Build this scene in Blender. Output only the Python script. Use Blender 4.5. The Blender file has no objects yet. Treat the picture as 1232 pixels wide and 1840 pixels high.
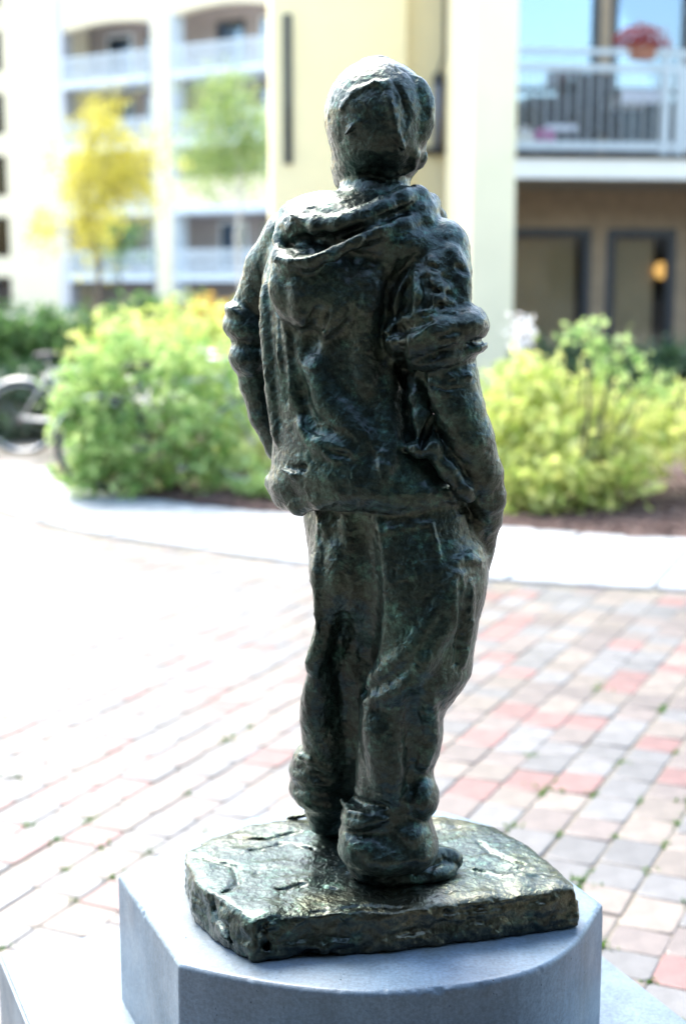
import bpy, bmesh, math, random
import numpy as np
from mathutils import Vector, Matrix, kdtree

random.seed(7)
rng = np.random.default_rng(11)
R = math.radians
scene = bpy.context.scene

# ------------------------------------------------------------------ camera, sky, sun, exposure
CAM_H, FPX, CX, CY = 1.55, 2500.0, 616.0, 920.0
PITCH = math.atan(420.0 / FPX)
cam_data = bpy.data.cameras.new('camera')
cam = bpy.data.objects.new('camera', cam_data)
scene.collection.objects.link(cam)
cam.location = (0, 0, CAM_H)
cam.rotation_euler = (R(90) - PITCH, 0, 0)
cam_data.sensor_fit = 'VERTICAL'
cam_data.sensor_height = 36.0
cam_data.lens = FPX / 1840.0 * 36.0
cam_data.clip_start = 0.05
cam_data.clip_end = 900
cam_data.dof.use_dof = True
cam_data.dof.focus_distance = 2.03
cam_data.dof.aperture_fstop = 2.6
scene.camera = cam

SUN_EL, SUN_AZ = R(53), R(-30)          # azimuth measured from +Y towards +X
world = bpy.data.worlds.new('World')
scene.world = world
world.use_nodes = True
wn = world.node_tree
sky = wn.nodes.new('ShaderNodeTexSky')
sky.sky_type = 'NISHITA'
sky.sun_disc = False
sky.sun_elevation = SUN_EL
sky.sun_rotation = SUN_AZ
sky.air_density = 1.5
sky.dust_density = 2.5
sky.ozone_density = 1.0
bg = wn.nodes['Background']
bg.inputs['Strength'].default_value = 0.15
wn.links.new(sky.outputs[0], bg.inputs['Color'])

sun_data = bpy.data.lights.new('sun', 'SUN')
sun_data.energy = 1.5
sun_data.angle = R(34)
sun_data.color = (1.0, 0.95, 0.86)
sun = bpy.data.objects.new('sun', sun_data)
scene.collection.objects.link(sun)
sd = Vector((math.sin(SUN_AZ) * math.cos(SUN_EL), math.cos(SUN_AZ) * math.cos(SUN_EL), math.sin(SUN_EL)))
sun.rotation_euler = sd.to_track_quat('Z', 'Y').to_euler()

scene.view_settings.view_transform = 'Standard'
scene.view_settings.look = 'None'
scene.view_settings.exposure = 2.5
scene.view_settings.gamma = 1.0
scene.render.engine = 'CYCLES'
scene.cycles.use_denoising = True
scene.cycles.max_bounces = 8
scene.cycles.sample_clamp_indirect = 8

# ------------------------------------------------------------------ design helpers
SP, CP = math.sin(PITCH), math.cos(PITCH)

def ray(u, v):
    a, b = (u - CX) / FPX, -(v - CY) / FPX
    return np.array([a, CP + SP * b, -SP + CP * b])

def W(u, v, Y):
    d = ray(u, v)
    t = Y / d[1]
    return np.array([d[0] * t, Y, CAM_H + d[2] * t])

def mpp(u, v, Y):                       # metres per photo pixel at that depth
    return Y / ray(u, v)[1] / FPX

def G(u, v, z=0.0):                     # where the sight line meets a level plane
    d = ray(u, v)
    t = (z - CAM_H) / d[2]
    return np.array([d[0] * t, d[1] * t, z])

def link(o):
    scene.collection.objects.link(o)
    return o

def tag(o, label=None, cat=None, group=None, kind=None):
    if label: o['label'] = label
    if cat: o['category'] = cat
    if group: o['group'] = group
    if kind: o['kind'] = kind
    return o

def empty(name, loc=(0, 0, 0), rz=0.0):
    o = bpy.data.objects.new(name, None)
    o.empty_display_size = 0.1
    o.location = loc
    o.rotation_euler = (0, 0, rz)
    return link(o)

def obj_from(name, verts, faces, mat, parent=None, smooth=False):
    me = bpy.data.meshes.new(name)
    me.from_pydata([tuple(map(float, p)) for p in verts], [], [tuple(f) for f in faces])
    me.update()
    if smooth:
        me.polygons.foreach_set('use_smooth', [True] * len(me.polygons))
    if mat: me.materials.append(mat)
    o = bpy.data.objects.new(name, me)
    if parent: o.parent = parent
    return link(o)

def bm_obj(name, bm, mat, parent=None, smooth=False):
    me = bpy.data.meshes.new(name)
    bm.to_mesh(me); bm.free()
    if smooth:
        me.polygons.foreach_set('use_smooth', [True] * len(me.polygons))
    if mat: me.materials.append(mat)
    o = bpy.data.objects.new(name, me)
    if parent: o.parent = parent
    return link(o)

BOXF = [(0, 3, 2, 1), (4, 5, 6, 7), (0, 1, 5, 4), (1, 2, 6, 5), (2, 3, 7, 6), (3, 0, 4, 7)]
def boxv(x0, x1, y0, y1, z0, z1):
    return [(x0, y0, z0), (x1, y0, z0), (x1, y1, z0), (x0, y1, z0), (x0, y0, z1), (x1, y0, z1), (x1, y1, z1), (x0, y1, z1)]

class MB:
    def __init__(s): s.v, s.f = [], []
    def add(s, v, f):
        n = len(s.v); s.v += [tuple(map(float, p)) for p in v]; s.f += [tuple(i + n for i in q) for q in f]
        return s
    def box(s, *a): return s.add(boxv(*a), BOXF)
    def tube(s, pts, r, n=8, closed=False):
        pts = [Vector(p) for p in pts]
        rs = r if isinstance(r, (list, tuple)) else [r] * len(pts)
        m = len(pts); vs = []; fs = []
        prev = None
        for i, p in enumerate(pts):
            a = pts[(i - 1) % m] if (i > 0 or closed) else p
            b = pts[(i + 1) % m] if (i < m - 1 or closed) else p
            t = (b - a).normalized()
            if prev is None:
                prev = t.orthogonal().normalized()
            x = (prev - t * prev.dot(t)).normalized(); prev = x
            y = t.cross(x)
            for k in range(n):
                c = 2 * math.pi * k / n
                vs.append(p + (x * math.cos(c) + y * math.sin(c)) * rs[i])
        for i in range(m if closed else m - 1):
            for k in range(n):
                j = (i + 1) % m
                fs.append((i * n + k, i * n + (k + 1) % n, j * n + (k + 1) % n, j * n + k))
        if not closed:
            fs.append(tuple(range(n - 1, -1, -1)))
            fs.append(tuple((m - 1) * n + k for k in range(n)))
        return s.add(vs, fs)
    def build(s, name, mat, parent=None, smooth=False): return obj_from(name, s.v, s.f, mat, parent, smooth)

def box(name, parent, a, mat, bevel=0.0):
    if bevel:
        bm = bmesh.new()
        vs = [bm.verts.new(p) for p in boxv(*a)]
        for f in BOXF: bm.faces.new([vs[i] for i in f])
        bmesh.ops.bevel(bm, geom=bm.edges[:], offset=bevel, segments=2, affect='EDGES', profile=0.6)
        return bm_obj(name, bm, mat, parent)
    return obj_from(name, boxv(*a), BOXF, mat, parent)

# ------------------------------------------------------------------ materials
def new_mat(name):
    m = bpy.data.materials.new(name)
    m.use_nodes = True
    nt = m.node_tree
    return m, nt, nt.nodes['Principled BSDF']

def N(nt, t, **kw):
    n = nt.nodes.new(t)
    for k, v in kw.items():
        if k in n.inputs: n.inputs[k].default_value = v
        else: setattr(n, k, v)
    return n

def ramp(nt, fac, stops):
    r = nt.nodes.new('ShaderNodeValToRGB')
    el = r.color_ramp.elements
    while len(el) < len(stops): el.new(0.5)
    for e, (p, c) in zip(el, stops):
        e.position = p
        e.color = (c[0], c[1], c[2], 1) if hasattr(c, '__len__') else (c, c, c, 1)
    nt.links.new(fac, r.inputs[0])
    return r.outputs[0]

def noise(nt, scale, detail=6, rough=0.6, coord='Object', stretch=None, dist=0.0):
    tc = nt.nodes.new('ShaderNodeTexCoord')
    src = tc.outputs[coord]
    if stretch:
        mp = nt.nodes.new('ShaderNodeMapping'); mp.inputs['Scale'].default_value = stretch
        nt.links.new(src, mp.inputs[0]); src = mp.outputs[0]
    n = N(nt, 'ShaderNodeTexNoise', Scale=scale, Detail=detail, Roughness=rough, Distortion=dist)
    nt.links.new(src, n.inputs['Vector'])
    return n.outputs[0]

def mixc(nt, fac, a, b, mode='MIX'):
    m = nt.nodes.new('ShaderNodeMix'); m.data_type = 'RGBA'; m.blend_type = mode
    for sock, val in ((m.inputs[0], fac), (m.inputs[6], a), (m.inputs[7], b)):
        if hasattr(val, 'node'): nt.links.new(val, sock)
        elif hasattr(val, '__len__'): sock.default_value = (val[0], val[1], val[2], 1)
        else: sock.default_value = val
    return m.outputs[2]

def bump(nt, height, strength, dist, prev=None):
    b = N(nt, 'ShaderNodeBump', Strength=strength, Distance=dist)
    nt.links.new(height, b.inputs['Height'])
    if prev is not None: nt.links.new(prev, b.inputs['Normal'])
    return b.outputs[0]

def simple(name, col, rough=0.7, var=0.12, scale=3.0, metal=0.0, bmp=0.0, bscale=60, spec=0.5):
    m, nt, p = new_mat(name)
    n = noise(nt, scale)
    c = ramp(nt, n, [(0.25, [x * (1 - var) for x in col]), (0.75, [min(1, x * (1 + var)) for x in col])])
    nt.links.new(c, p.inputs['Base Color'])
    p.inputs['Roughness'].default_value = rough
    p.inputs['Metallic'].default_value = metal
    p.inputs['Specular IOR Level'].default_value = spec
    if bmp:
        nt.links.new(bump(nt, noise(nt, bscale), bmp, 0.004), p.inputs['Normal'])
    return m

def bronze_mat(name, gold, rough=(0.35, 0.54)):
    m, nt, p = new_mat(name)
    n1 = noise(nt, 7, 8, 0.65)
    n2 = noise(nt, 27, 10, 0.75)
    n3 = noise(nt, 3.6, 6, 0.62)
    base = ramp(nt, n1, [(0.32, (0.019, 0.036, 0.034)), (0.5, (0.032, 0.055, 0.049)), (0.68, (0.032, 0.076, 0.064))])
    verd = ramp(nt, n2, [(0.54, 0.0), (0.68, 0.9)])
    c = mixc(nt, verd, base, (0.080, 0.19, 0.150))
    gfac = ramp(nt, n3, [(0.48, 0.0), (0.68, gold)])
    c = mixc(nt, gfac, c, (0.17, 0.145, 0.085))
    dirt = ramp(nt, noise(nt, 95, 6, 0.7), [(0.40, 0.0), (0.60, 1.0)])
    c = mixc(nt, dirt, mixc(nt, 1.0, c, (0.4, 0.42, 0.42), 'MULTIPLY'), c)
    nt.links.new(c, p.inputs['Base Color'])
    p.inputs['Metallic'].default_value = 0.9
    rr = ramp(nt, n2, [(0.3, rough[0]), (0.7, rough[1])])
    nt.links.new(rr, p.inputs['Roughness'])
    p.inputs['Coat Weight'].default_value = 0.4
    p.inputs['Coat Roughness'].default_value = 0.20
    tc = nt.nodes.new('ShaderNodeTexCoord')
    wob = N(nt, 'ShaderNodeTexNoise', Scale=38.0, Detail=5.0)
    nt.links.new(tc.outputs['Object'], wob.inputs['Vector'])
    ad = N(nt, 'ShaderNodeVectorMath', operation='MULTIPLY_ADD'); ad.inputs[1].default_value = (.035, .035, .035)
    nt.links.new(wob.outputs['Color'], ad.inputs[0]); nt.links.new(tc.outputs['Object'], ad.inputs[2])
    prev = None
    for sc_, st_, di_ in ((40, .34, .0055), (95, .50, .0030), (210, .45, .0014)):     # modelling-tool facets
        vo = N(nt, 'ShaderNodeTexVoronoi', Scale=float(sc_))
        nt.links.new(ad.outputs[0], vo.inputs['Vector'])
        prev = bump(nt, vo.outputs['Distance'], st_, di_, prev)
    prev = bump(nt, noise(nt, 60, 9, 0.75, stretch=(1, 1, .4), dist=1.0), 0.35, 0.003, prev)
    nt.links.new(prev, p.inputs['Normal'])
    return m

M = {}
M['bronze'] = bronze_mat('bronze', 0.28)
M['bronze_slab'] = bronze_mat('bronze_slab', 0.8, (0.26, 0.46))

def concrete_mat(name, c0, c1, rough):
    m, nt, p = new_mat(name)
    n = noise(nt, 5, 8, 0.65)
    c = ramp(nt, n, [(0.3, c0), (0.7, c1)])
    pits = N(nt, 'ShaderNodeTexVoronoi', Scale=75.0)
    tc = nt.nodes.new('ShaderNodeTexCoord'); nt.links.new(tc.outputs['Object'], pits.inputs['Vector'])
    pf = ramp(nt, pits.outputs['Distance'], [(0.03, 0.0), (0.11, 1.0)])
    keep = ramp(nt, noise(nt, 37, 2, 0.5), [(0.50, 1.0), (0.60, 0.0)])
    pit = N(nt, 'ShaderNodeMath', operation='MAXIMUM')
    nt.links.new(pf, pit.inputs[0]); nt.links.new(keep, pit.inputs[1])
    sp = ramp(nt, noise(nt, 160, 3, 0.7), [(0.35, 0.78), (0.65, 1.16)])
    c = mixc(nt, 1.0, c, sp, 'MULTIPLY')
    st_ = nt.nodes.new('ShaderNodeAttribute'); st_.attribute_name = 'stain'
    sf = N(nt, 'ShaderNodeMath', operation='MULTIPLY'); sf.inputs[1].default_value = 0.6
    nt.links.new(st_.outputs['Fac'], sf.inputs[0])
    c = mixc(nt, sf.outputs[0], c, (0.07, 0.085, 0.07))
    drip = ramp(nt, noise(nt, 9, 7, 0.7, stretch=(1, 1, .12)), [(0.35, 0.72), (0.65, 1.15)])
    c = mixc(nt, 1.0, c, drip, 'MULTIPLY')
    dust = ramp(nt, noise(nt, 3.5, 7, 0.7), [(0.45, 0.0), (0.75, 0.14)])
    c = mixc(nt, dust, c, (0.30, 0.31, 0.31))
    nt.links.new(c, p.inputs['Base Color'])
    rgh = ramp(nt, noise(nt, 12, 6, 0.7), [(0.3, rough - .08), (0.7, rough + .14)])
    nt.links.new(rgh, p.inputs['Roughness'])
    b1 = bump(nt, pit.outputs[0], 1.0, 0.004)
    b2 = bump(nt, noise(nt, 150, 6, 0.75), 0.35, 0.002, b1)
    b3 = bump(nt, noise(nt, 22, 4, 0.6), 0.15, 0.004, b2)
    nt.links.new(b3, p.inputs['Normal'])
    return m
M['plinth'] = concrete_mat('plinth_concrete', (0.095, 0.150, 0.205), (0.142, 0.204, 0.270), 0.38)
M['granite'] = concrete_mat('granite', (0.27, 0.29, 0.30), (0.36, 0.375, 0.385), 0.6)

def paver_mat(name, col):
    m, nt, p = new_mat(name)
    gi = nt.nodes.new('ShaderNodeNewGeometry'); oi = nt.nodes.new('ShaderNodeObjectInfo')
    add = N(nt, 'ShaderNodeMath', operation='ADD')
    nt.links.new(gi.outputs['Random Per Island'], add.inputs[0]); nt.links.new(oi.outputs['Random'], add.inputs[1])
    fr = N(nt, 'ShaderNodeMath', operation='FRACT'); nt.links.new(add.outputs[0], fr.inputs[0])
    v = ramp(nt, fr.outputs[0], [(0.0, 0.78), (1.0, 1.2)])
    n = noise(nt, 14, 8, 0.7)
    c = ramp(nt, n, [(0.3, [x * 0.68 for x in col]), (0.7, [x * 1.22 for x in col])])
    c = mixc(nt, 1.0, c, v, 'MULTIPLY')
    sp = ramp(nt, noise(nt, 190, 3, 0.8), [(0.3, 0.70), (0.7, 1.25)])
    c = mixc(nt, 1.0, c, sp, 'MULTIPLY')
    nt.links.new(c, p.inputs['Base Color'])
    p.inputs['Roughness'].default_value = 0.48
    p.inputs['Specular IOR Level'].default_value = 0.55
    b = bump(nt, noise(nt, 130, 6, 0.75), 0.3, 0.003)
    nt.links.new(b, p.inputs['Normal'])
    return m
PAVE = [paver_mat('paver_red', (0.150, 0.073, 0.066)), paver_mat('paver_tan', (0.145, 0.120, 0.101)),
        paver_mat('paver_brown', (0.118, 0.096, 0.087)), paver_mat('paver_grey', (0.112, 0.110, 0.110))]

def leaf_mat(name, c0, c1, trans=0.5):
    m, nt, p = new_mat(name)
    gi = nt.nodes.new('ShaderNodeNewGeometry')
    c = ramp(nt, gi.outputs['Random Per Island'], [(0.0, c0), (1.0, c1)])
    nt.links.new(c, p.inputs['Base Color'])
    p.inputs['Roughness'].default_value = 0.5
    t = nt.nodes.new('ShaderNodeBsdfTranslucent'); nt.links.new(c, t.inputs['Color'])
    mx = nt.nodes.new('ShaderNodeMixShader'); mx.inputs[0].default_value = trans
    nt.links.new(p.outputs[0], mx.inputs[1]); nt.links.new(t.outputs[0], mx.inputs[2])
    nt.links.new(mx.outputs[0], nt.nodes['Material Output'].inputs['Surface'])
    return m
M['leaf_lime'] = leaf_mat('leaf_lime', (0.20, 0.38, 0.09), (0.58, 0.70, 0.28))
M['leaf_yellowgreen'] = leaf_mat('leaf_yellowgreen', (0.34, 0.46, 0.09), (0.74, 0.74, 0.28))
M['leaf_birch'] = leaf_mat('leaf_birch', (0.14, 0.26, 0.07), (0.40, 0.46, 0.16))
M['leaf_green'] = leaf_mat('leaf_green', (0.045, 0.12, 0.03), (0.12, 0.22, 0.06))
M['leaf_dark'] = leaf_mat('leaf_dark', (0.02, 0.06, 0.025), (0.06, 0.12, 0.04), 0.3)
M['leaf_gold'] = leaf_mat('leaf_gold', (0.42, 0.38, 0.04), (0.62, 0.57, 0.12))
M['leaf_orange'] = leaf_mat('leaf_orange', (0.42, 0.24, 0.03), (0.5, 0.36, 0.06))
M['leaf_red'] = leaf_mat('leaf_red', (0.25, 0.02, 0.02), (0.4, 0.05, 0.04))
M['petal_white'] = leaf_mat('petal_white', (0.7, 0.7, 0.7), (0.85, 0.85, 0.85))
M['petal_pink'] = leaf_mat('petal_pink', (0.6, 0.2, 0.45), (0.75, 0.35, 0.6))
M['bark'] = simple('bark', (0.10, 0.08, 0.06), 0.9, 0.3, 12, bmp=0.6)
M['bark_pale'] = simple('bark_pale', (0.42, 0.40, 0.36), 0.8, 0.25, 9, bmp=0.4)
M['mulch'] = simple('mulch', (0.075, 0.045, 0.036), 0.95, 0.5, 30, bmp=1.0, bscale=45)
M['chip'] = simple('bark_chip', (0.12, 0.07, 0.055), 0.9, 0.5, 20)
M['soil'] = simple('joint_soil', (0.15, 0.135, 0.105), 0.95, 0.35, 25, bmp=0.5)
M['moss'] = leaf_mat('moss', (0.05, 0.13, 0.02), (0.14, 0.26, 0.05), 0.3)
M['pale_paving'] = simple('pale_paving', (0.34, 0.32, 0.30), 0.75, 0.15, 2.0, bmp=0.3)
M['render'] = simple('cream_render', (0.82, 0.70, 0.42), 0.85, 0.05, 1.5, bmp=0.15, bscale=120)
M['render_pale'] = simple('pale_render', (0.86, 0.77, 0.52), 0.85, 0.05, 1.5, bmp=0.15, bscale=120)
M['white_paint'] = simple('white_paint', (0.80, 0.77, 0.68), 0.5, 0.04, 4)
M['far_wall'] = simple('far_cream_render', (0.66, 0.585, 0.42), 0.85, 0.06, 0.6, bmp=0.1)
M['far_white'] = simple('far_pale_blue_paint', (0.54, 0.60, 0.64), 0.6, 0.05, 2)
M['rail'] = simple('rail_metal', (0.42, 0.46, 0.47), 0.45, 0.05, 5, metal=0.2)
M['frame_dark'] = simple('dark_frame', (0.02, 0.025, 0.032), 0.4, 0.1, 5)
M['wood'] = simple('wood_cladding', (0.30, 0.22, 0.14), 0.65, 0.25, 6)
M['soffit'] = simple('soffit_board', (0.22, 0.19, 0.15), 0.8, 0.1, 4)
M['blind'] = simple('blind_slat', (0.85, 0.58, 0.31), 0.6, 0.1, 3)
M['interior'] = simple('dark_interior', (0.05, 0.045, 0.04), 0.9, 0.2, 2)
M['brown_wall'] = simple('balcony_rear_wall', (0.28, 0.25, 0.24), 0.85, 0.1, 2)
M['wicker'] = simple('dark_wicker', (0.035, 0.035, 0.04), 0.7, 0.3, 40, bmp=0.6)
M['fabric_pale'] = simple('pale_fabric', (0.62, 0.64, 0.70), 0.9, 0.08, 10)
M['black_metal'] = simple('black_metal', (0.02, 0.02, 0.022), 0.45, 0.1, 8)
M['grey_metal'] = simple('grey_metal', (0.42, 0.43, 0.46), 0.45, 0.08, 8, metal=0.4)
M['rubber'] = simple('tyre_rubber', (0.025, 0.025, 0.027), 0.7, 0.2, 20)
M['bike_silver'] = simple('bike_silver', (0.55, 0.56, 0.54), 0.35, 0.06, 10, metal=0.5)
M['chrome'] = simple('chrome', (0.6, 0.62, 0.64), 0.25, 0.05, 10, metal=0.9)
M['terracotta'] = simple('terracotta', (0.30, 0.13, 0.08), 0.8, 0.15, 8)
M['shade_wall'] = simple('shade_building_wall', (0.085, 0.09, 0.10), 0.85, 0.08, 1.2, bmp=0.15)  # dark wall of the added shading building

def glass_mat(name, col, refl):
    m, nt, p = new_mat(name)
    p.inputs['Base Color'].default_value = (*col, 1)
    p.inputs['Roughness'].default_value = 0.03
    p.inputs['IOR'].default_value = refl
    tr = nt.nodes.new('ShaderNodeBsdfTransparent'); tr.inputs[0].default_value = (0.75, 0.78, 0.78, 1)
    gl = nt.nodes.new('ShaderNodeBsdfGlossy'); gl.inputs['Roughness'].default_value = 0.02
    fr = nt.nodes.new('ShaderNodeFresnel'); fr.inputs[0].default_value = refl
    mx = nt.nodes.new('ShaderNodeMixShader')
    nt.links.new(fr.outputs[0], mx.inputs[0]); nt.links.new(tr.outputs[0], mx.inputs[1]); nt.links.new(gl.outputs[0], mx.inputs[2])
    nt.links.new(mx.outputs[0], nt.nodes['Material Output'].inputs['Surface'])
    return m
M['glass'] = glass_mat('window_glass', (0.02, 0.02, 0.02), 1.42)
M['glass_sky_blue'] = glass_mat('sky_blue_coated_glass', (0.02, 0.02, 0.02), 3.0)
[n for n in M['glass_sky_blue'].node_tree.nodes if n.type == 'BSDF_GLOSSY'][0].inputs[0].default_value = (0.55, 0.74, 1.0, 1)  # blue of the reflected sky put into the gloss colour
M['lamp_glow'], _nt, _p = new_mat('lamp_glow')
_p.inputs['Base Color'].default_value = (0.9, 0.6, 0.25, 1)
_p.inputs['Emission Color'].default_value = (1.0, 0.52, 0.14, 1)
_p.inputs['Emission Strength'].default_value = 0.3

# ================================================================== GROUND, KERB, BED
PLAZA_Z, KERB_Z = 0.0, 0.014
# kerb band edges (outer = towards the plaza)
KO = [G(u, v, 0)[:2] for u, v in ((1500, 1075), (1232, 1063), (1103, 1057), (860, 1042), (600, 1020), (440, 1000), (318, 981), (182, 963), (80, 940), (0, 917))]
KI = [G(u, v, 0)[:2] for u, v in ((1500, 984), (1232, 972), (1043, 962), (893, 948), (700, 936), (514, 926), (436, 920), (268, 899), (170, 886), (105, 872))]
KO += [np.array((-2.55, 9.75)), np.array((-2.62, 10.4)), np.array((-2.62, 11.2))]
KI += [np.array((-2.22, 10.62)), np.array((-2.30, 11.0)), np.array((-2.32, 11.5))]

def resample(pts, n):
    pts = np.array(pts, float)
    for _ in range(2):                                   # Chaikin rounding
        q = [pts[0]]
        for a, b in zip(pts[:-1], pts[1:]): q += [a * .75 + b * .25, a * .25 + b * .75]
        pts = np.array(q + [pts[-1]])
    s = np.r_[0, np.cumsum(np.linalg.norm(np.diff(pts, axis=0), axis=1))]
    t = np.linspace(0, s[-1], n)
    return np.c_[np.interp(t, s, pts[:, 0]), np.interp(t, s, pts[:, 1])]
NK = 61
KOr, KIr = resample(KO, NK), resample(KI, NK)

ground = obj_from('ground', [(-300, -120, -0.03), (300, -120, -0.03), (300, 400, -0.03), (-300, 400, -0.03)], [(0, 1, 2, 3)], M['pale_paving'])
tag(ground, kind='structure')
paving = empty('courtyard_paving'); tag(paving, kind='structure')
obj_from('paving_bed', [(-9, -2, -0.0052), (7, -2, -0.0052), (7, 14, -0.0052), (-9, 14, -0.0052)], [(0, 1, 2, 3)], M['soil'], paving)

def inside_poly(p, poly):
    x, y = p; c = False; n = len(poly)
    for i in range(n):
        x0, y0 = poly[i]; x1, y1 = poly[(i + 1) % n]
        if (y0 > y) != (y1 > y) and x < (x1 - x0) * (y - y0) / (y1 - y0) + x0: c = not c
    return c

bed_outline = [tuple(p) for p in KOr] + [(-2.6, 16.9), (9, 16.9), (9, KOr[0][1])]

# granite kerb slabs
kerb = empty('granite_kerb'); tag(kerb, kind='structure')
i = 0
while i < NK - 1:
    j = min(i + random.choice((6, 7, 8)), NK - 1)
    if NK - 1 - j < 3: j = NK - 1
    bm = bmesh.new()
    cen = (KOr[i:j + 1].mean(0) + KIr[i:j + 1].mean(0)) / 2
    ring = [p for p in KOr[i:j + 1]] + [p for p in KIr[i:j + 1][::-1]]
    # shrink the ends a little so that there is a joint
    e0 = (KOr[i + 1] - KOr[i]); e0 = e0 / np.linalg.norm(e0) * .009
    ring[0] = ring[0] + e0; ring[-1] = ring[-1] + e0
    ring[j - i] = ring[j - i] - e0; ring[j - i + 1] = ring[j - i + 1] - e0
    vs = [bm.verts.new((p[0], p[1], KERB_Z)) for p in ring]
    f = bm.faces.new(vs)
    if f.normal.z < 0: f.normal_flip()
    ex = bmesh.ops.extrude_face_region(bm, geom=[f])
    for v_ in [g for g in ex['geom'] if isinstance(g, bmesh.types.BMVert)]: v_.co.z = -0.02
    bmesh.ops.recalc_face_normals(bm, faces=bm.faces[:])
    top_edges = [e for e in bm.edges if all(v_.co.z > KERB_Z - 1e-4 for v_ in e.verts)]
    bmesh.ops.bevel(bm, geom=top_edges, offset=0.008, segments=2, affect='EDGES')
    bm_obj('kerb_stone', bm, M['granite'], kerb)
    i = j

# mulch bed sheet
gx, gy = np.linspace(-2.6, 9, 90), np.linspace(7.5, 16.9, 80)
verts, faces, keep = [], [], {}
for a, x in enumerate(gx):
    for b, y in enumerate(gy):
        verts.append((x, y, 0.010 + 0.05 * min(1, max(0, (y - 8.6) / 3)) + random.uniform(-.012, .012)))
inner_poly = [tuple(p) for p in KIr] + [(-2.4, 16.9), (9, 16.9), (9, KIr[0][1])]
for a in range(89):
    for b in range(79):
        c = ((gx[a] + gx[a + 1]) / 2, (gy[b] + gy[b + 1]) / 2)
        if inside_poly(c, bed_outline) and (inside_poly((c[0], c[1] - .12), inner_poly) or inside_poly(c, inner_poly)):
            faces.append((a * 80 + b, (a + 1) * 80 + b, (a + 1) * 80 + b + 1, a * 80 + b + 1))
mulch = obj_from('mulch_bed', verts, faces, M['mulch']); tag(mulch, kind='structure')
mb = MB()
for _ in range(2600):
    x, y = random.uniform(-2.2, 3.2), random.uniform(8.0, 10.8)
    if not inside_poly((x, y), inner_poly): continue
    z = 0.018 + 0.05 * min(1, max(0, (y - 8.6) / 3)) + random.uniform(0, .015)
    l, w, h, a = random.uniform(.012, .035), random.uniform(.006, .014), random.uniform(.003, .006), random.uniform(0, 6.3)
    ca, sa = math.cos(a), math.sin(a); tz = random.uniform(-.3, .3)
    mb.add([(x + px * ca - py * sa, y + px * sa + py * ca, z + pz + px * tz) for px, py, pz in boxv(-l, l, -w, w, -h, h)], BOXF)
tag(mb.build('bark_chips', M['chip']), 'reddish brown bark mulch spread over the planting bed', 'mulch', kind='stuff')

# pavers ------------------------------------------------------------
PA = np.array((math.cos(R(64.5)), math.sin(R(64.5)))); PB = np.array((PA[1], -PA[0]))
ROW, LENS, JOINT = 0.140, (0.125, 0.152, 0.178), 0.0045
def paver_mesh(name, L, Wd, seed, mat):
    rr = random.Random(seed)
    def ring(dx, dy, z, cut):
        hx, hy = L / 2 - dx, Wd / 2 - dy
        pts = []
        for sx, sy in ((1, 1), (-1, 1), (-1, -1), (1, -1)):
            c = cut * rr.uniform(.7, 1.5)
            if sx * sy > 0: pts += [(sx * hx, sy * (hy - c)), (sx * (hx - c), sy * hy)]
            else: pts += [(sx * (hx - c), sy * hy), (sx * hx, sy * (hy - c))]
        return [(x + rr.uniform(-.001, .001), y + rr.uniform(-.001, .001), z) for x, y in pts]
    v = ring(0, 0, -0.03, .006) + ring(0, 0, -0.005, .006) + ring(.0015, .0015, -0.0018, .007) + ring(.005, .005, 0.0, .008)
    f = []
    for k in range(3):
        for i in range(8):
            f.append((k * 8 + i, k * 8 + (i + 1) % 8, (k + 1) * 8 + (i + 1) % 8, (k + 1) * 8 + i))
    f.append(tuple(range(24, 32)))
    me = bpy.data.meshes.new(name); me.from_pydata(v, [], f); me.update(); me.materials.append(mat)
    me.polygons.foreach_set('use_smooth', [True] * (len(f) - 1) + [False])
    return me
PM = {(li, mi): paver_mesh('paver', LENS[li] - JOINT, ROW - JOINT, li * 10 + mi, PAVE[mi]) for li in range(3) for mi in range(4)}
spots = []
rp = random.Random(5)
for r_ in range(-70, 60):
    s = -1.0 + rp.uniform(0, .2)
    wob = rp.uniform(-.004, .004)
    while s < 13:
        li = rp.choice((0, 1, 1, 2, 2)); L = LENS[li]
        c = PA * (s + L / 2) + PB * (r_ * ROW + wob); s += L
        red_bias = 0.15
        q = rp.random()
        mi = 0 if q < red_bias else (1 if q < red_bias + .26 else (2 if q < red_bias + .46 else 3))
        if c[1] < 1.0 or c[1] > 13 or abs(c[0]) > 1.2 + .3 * c[1]: continue
        if inside_poly(c, bed_outline) or c[1] > 12.0: continue
        if min(np.hypot(KOr[:, 0] - c[0], KOr[:, 1] - c[1])) < .085: continue
        spots.append((c, li, mi, rp.uniform(-.012, .012), rp.uniform(-.0018, .0015), rp.uniform(-.010, .010), rp.uniform(-.010, .010)))
def view_px(c):
    p = np.array((c[0], c[1], 0 - CAM_H)); fwd = p[1] * CP - p[2] * SP; up = p[1] * SP + p[2] * CP
    return CX + FPX * p[0] / fwd, CY - FPX * up / fwd, fwd
def rank(sp):
    u, v, d = view_px(sp[0])
    vis = -30 < u < 1262 and 900 < v < 1870
    if 215 < u < 1080 and v > 1600: vis = False
    if u < 205 and v > 1700: vis = False
    return (0 if vis else 1, d)
spots.sort(key=rank)
rest = {k: MB() for k in range(4)}
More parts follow.
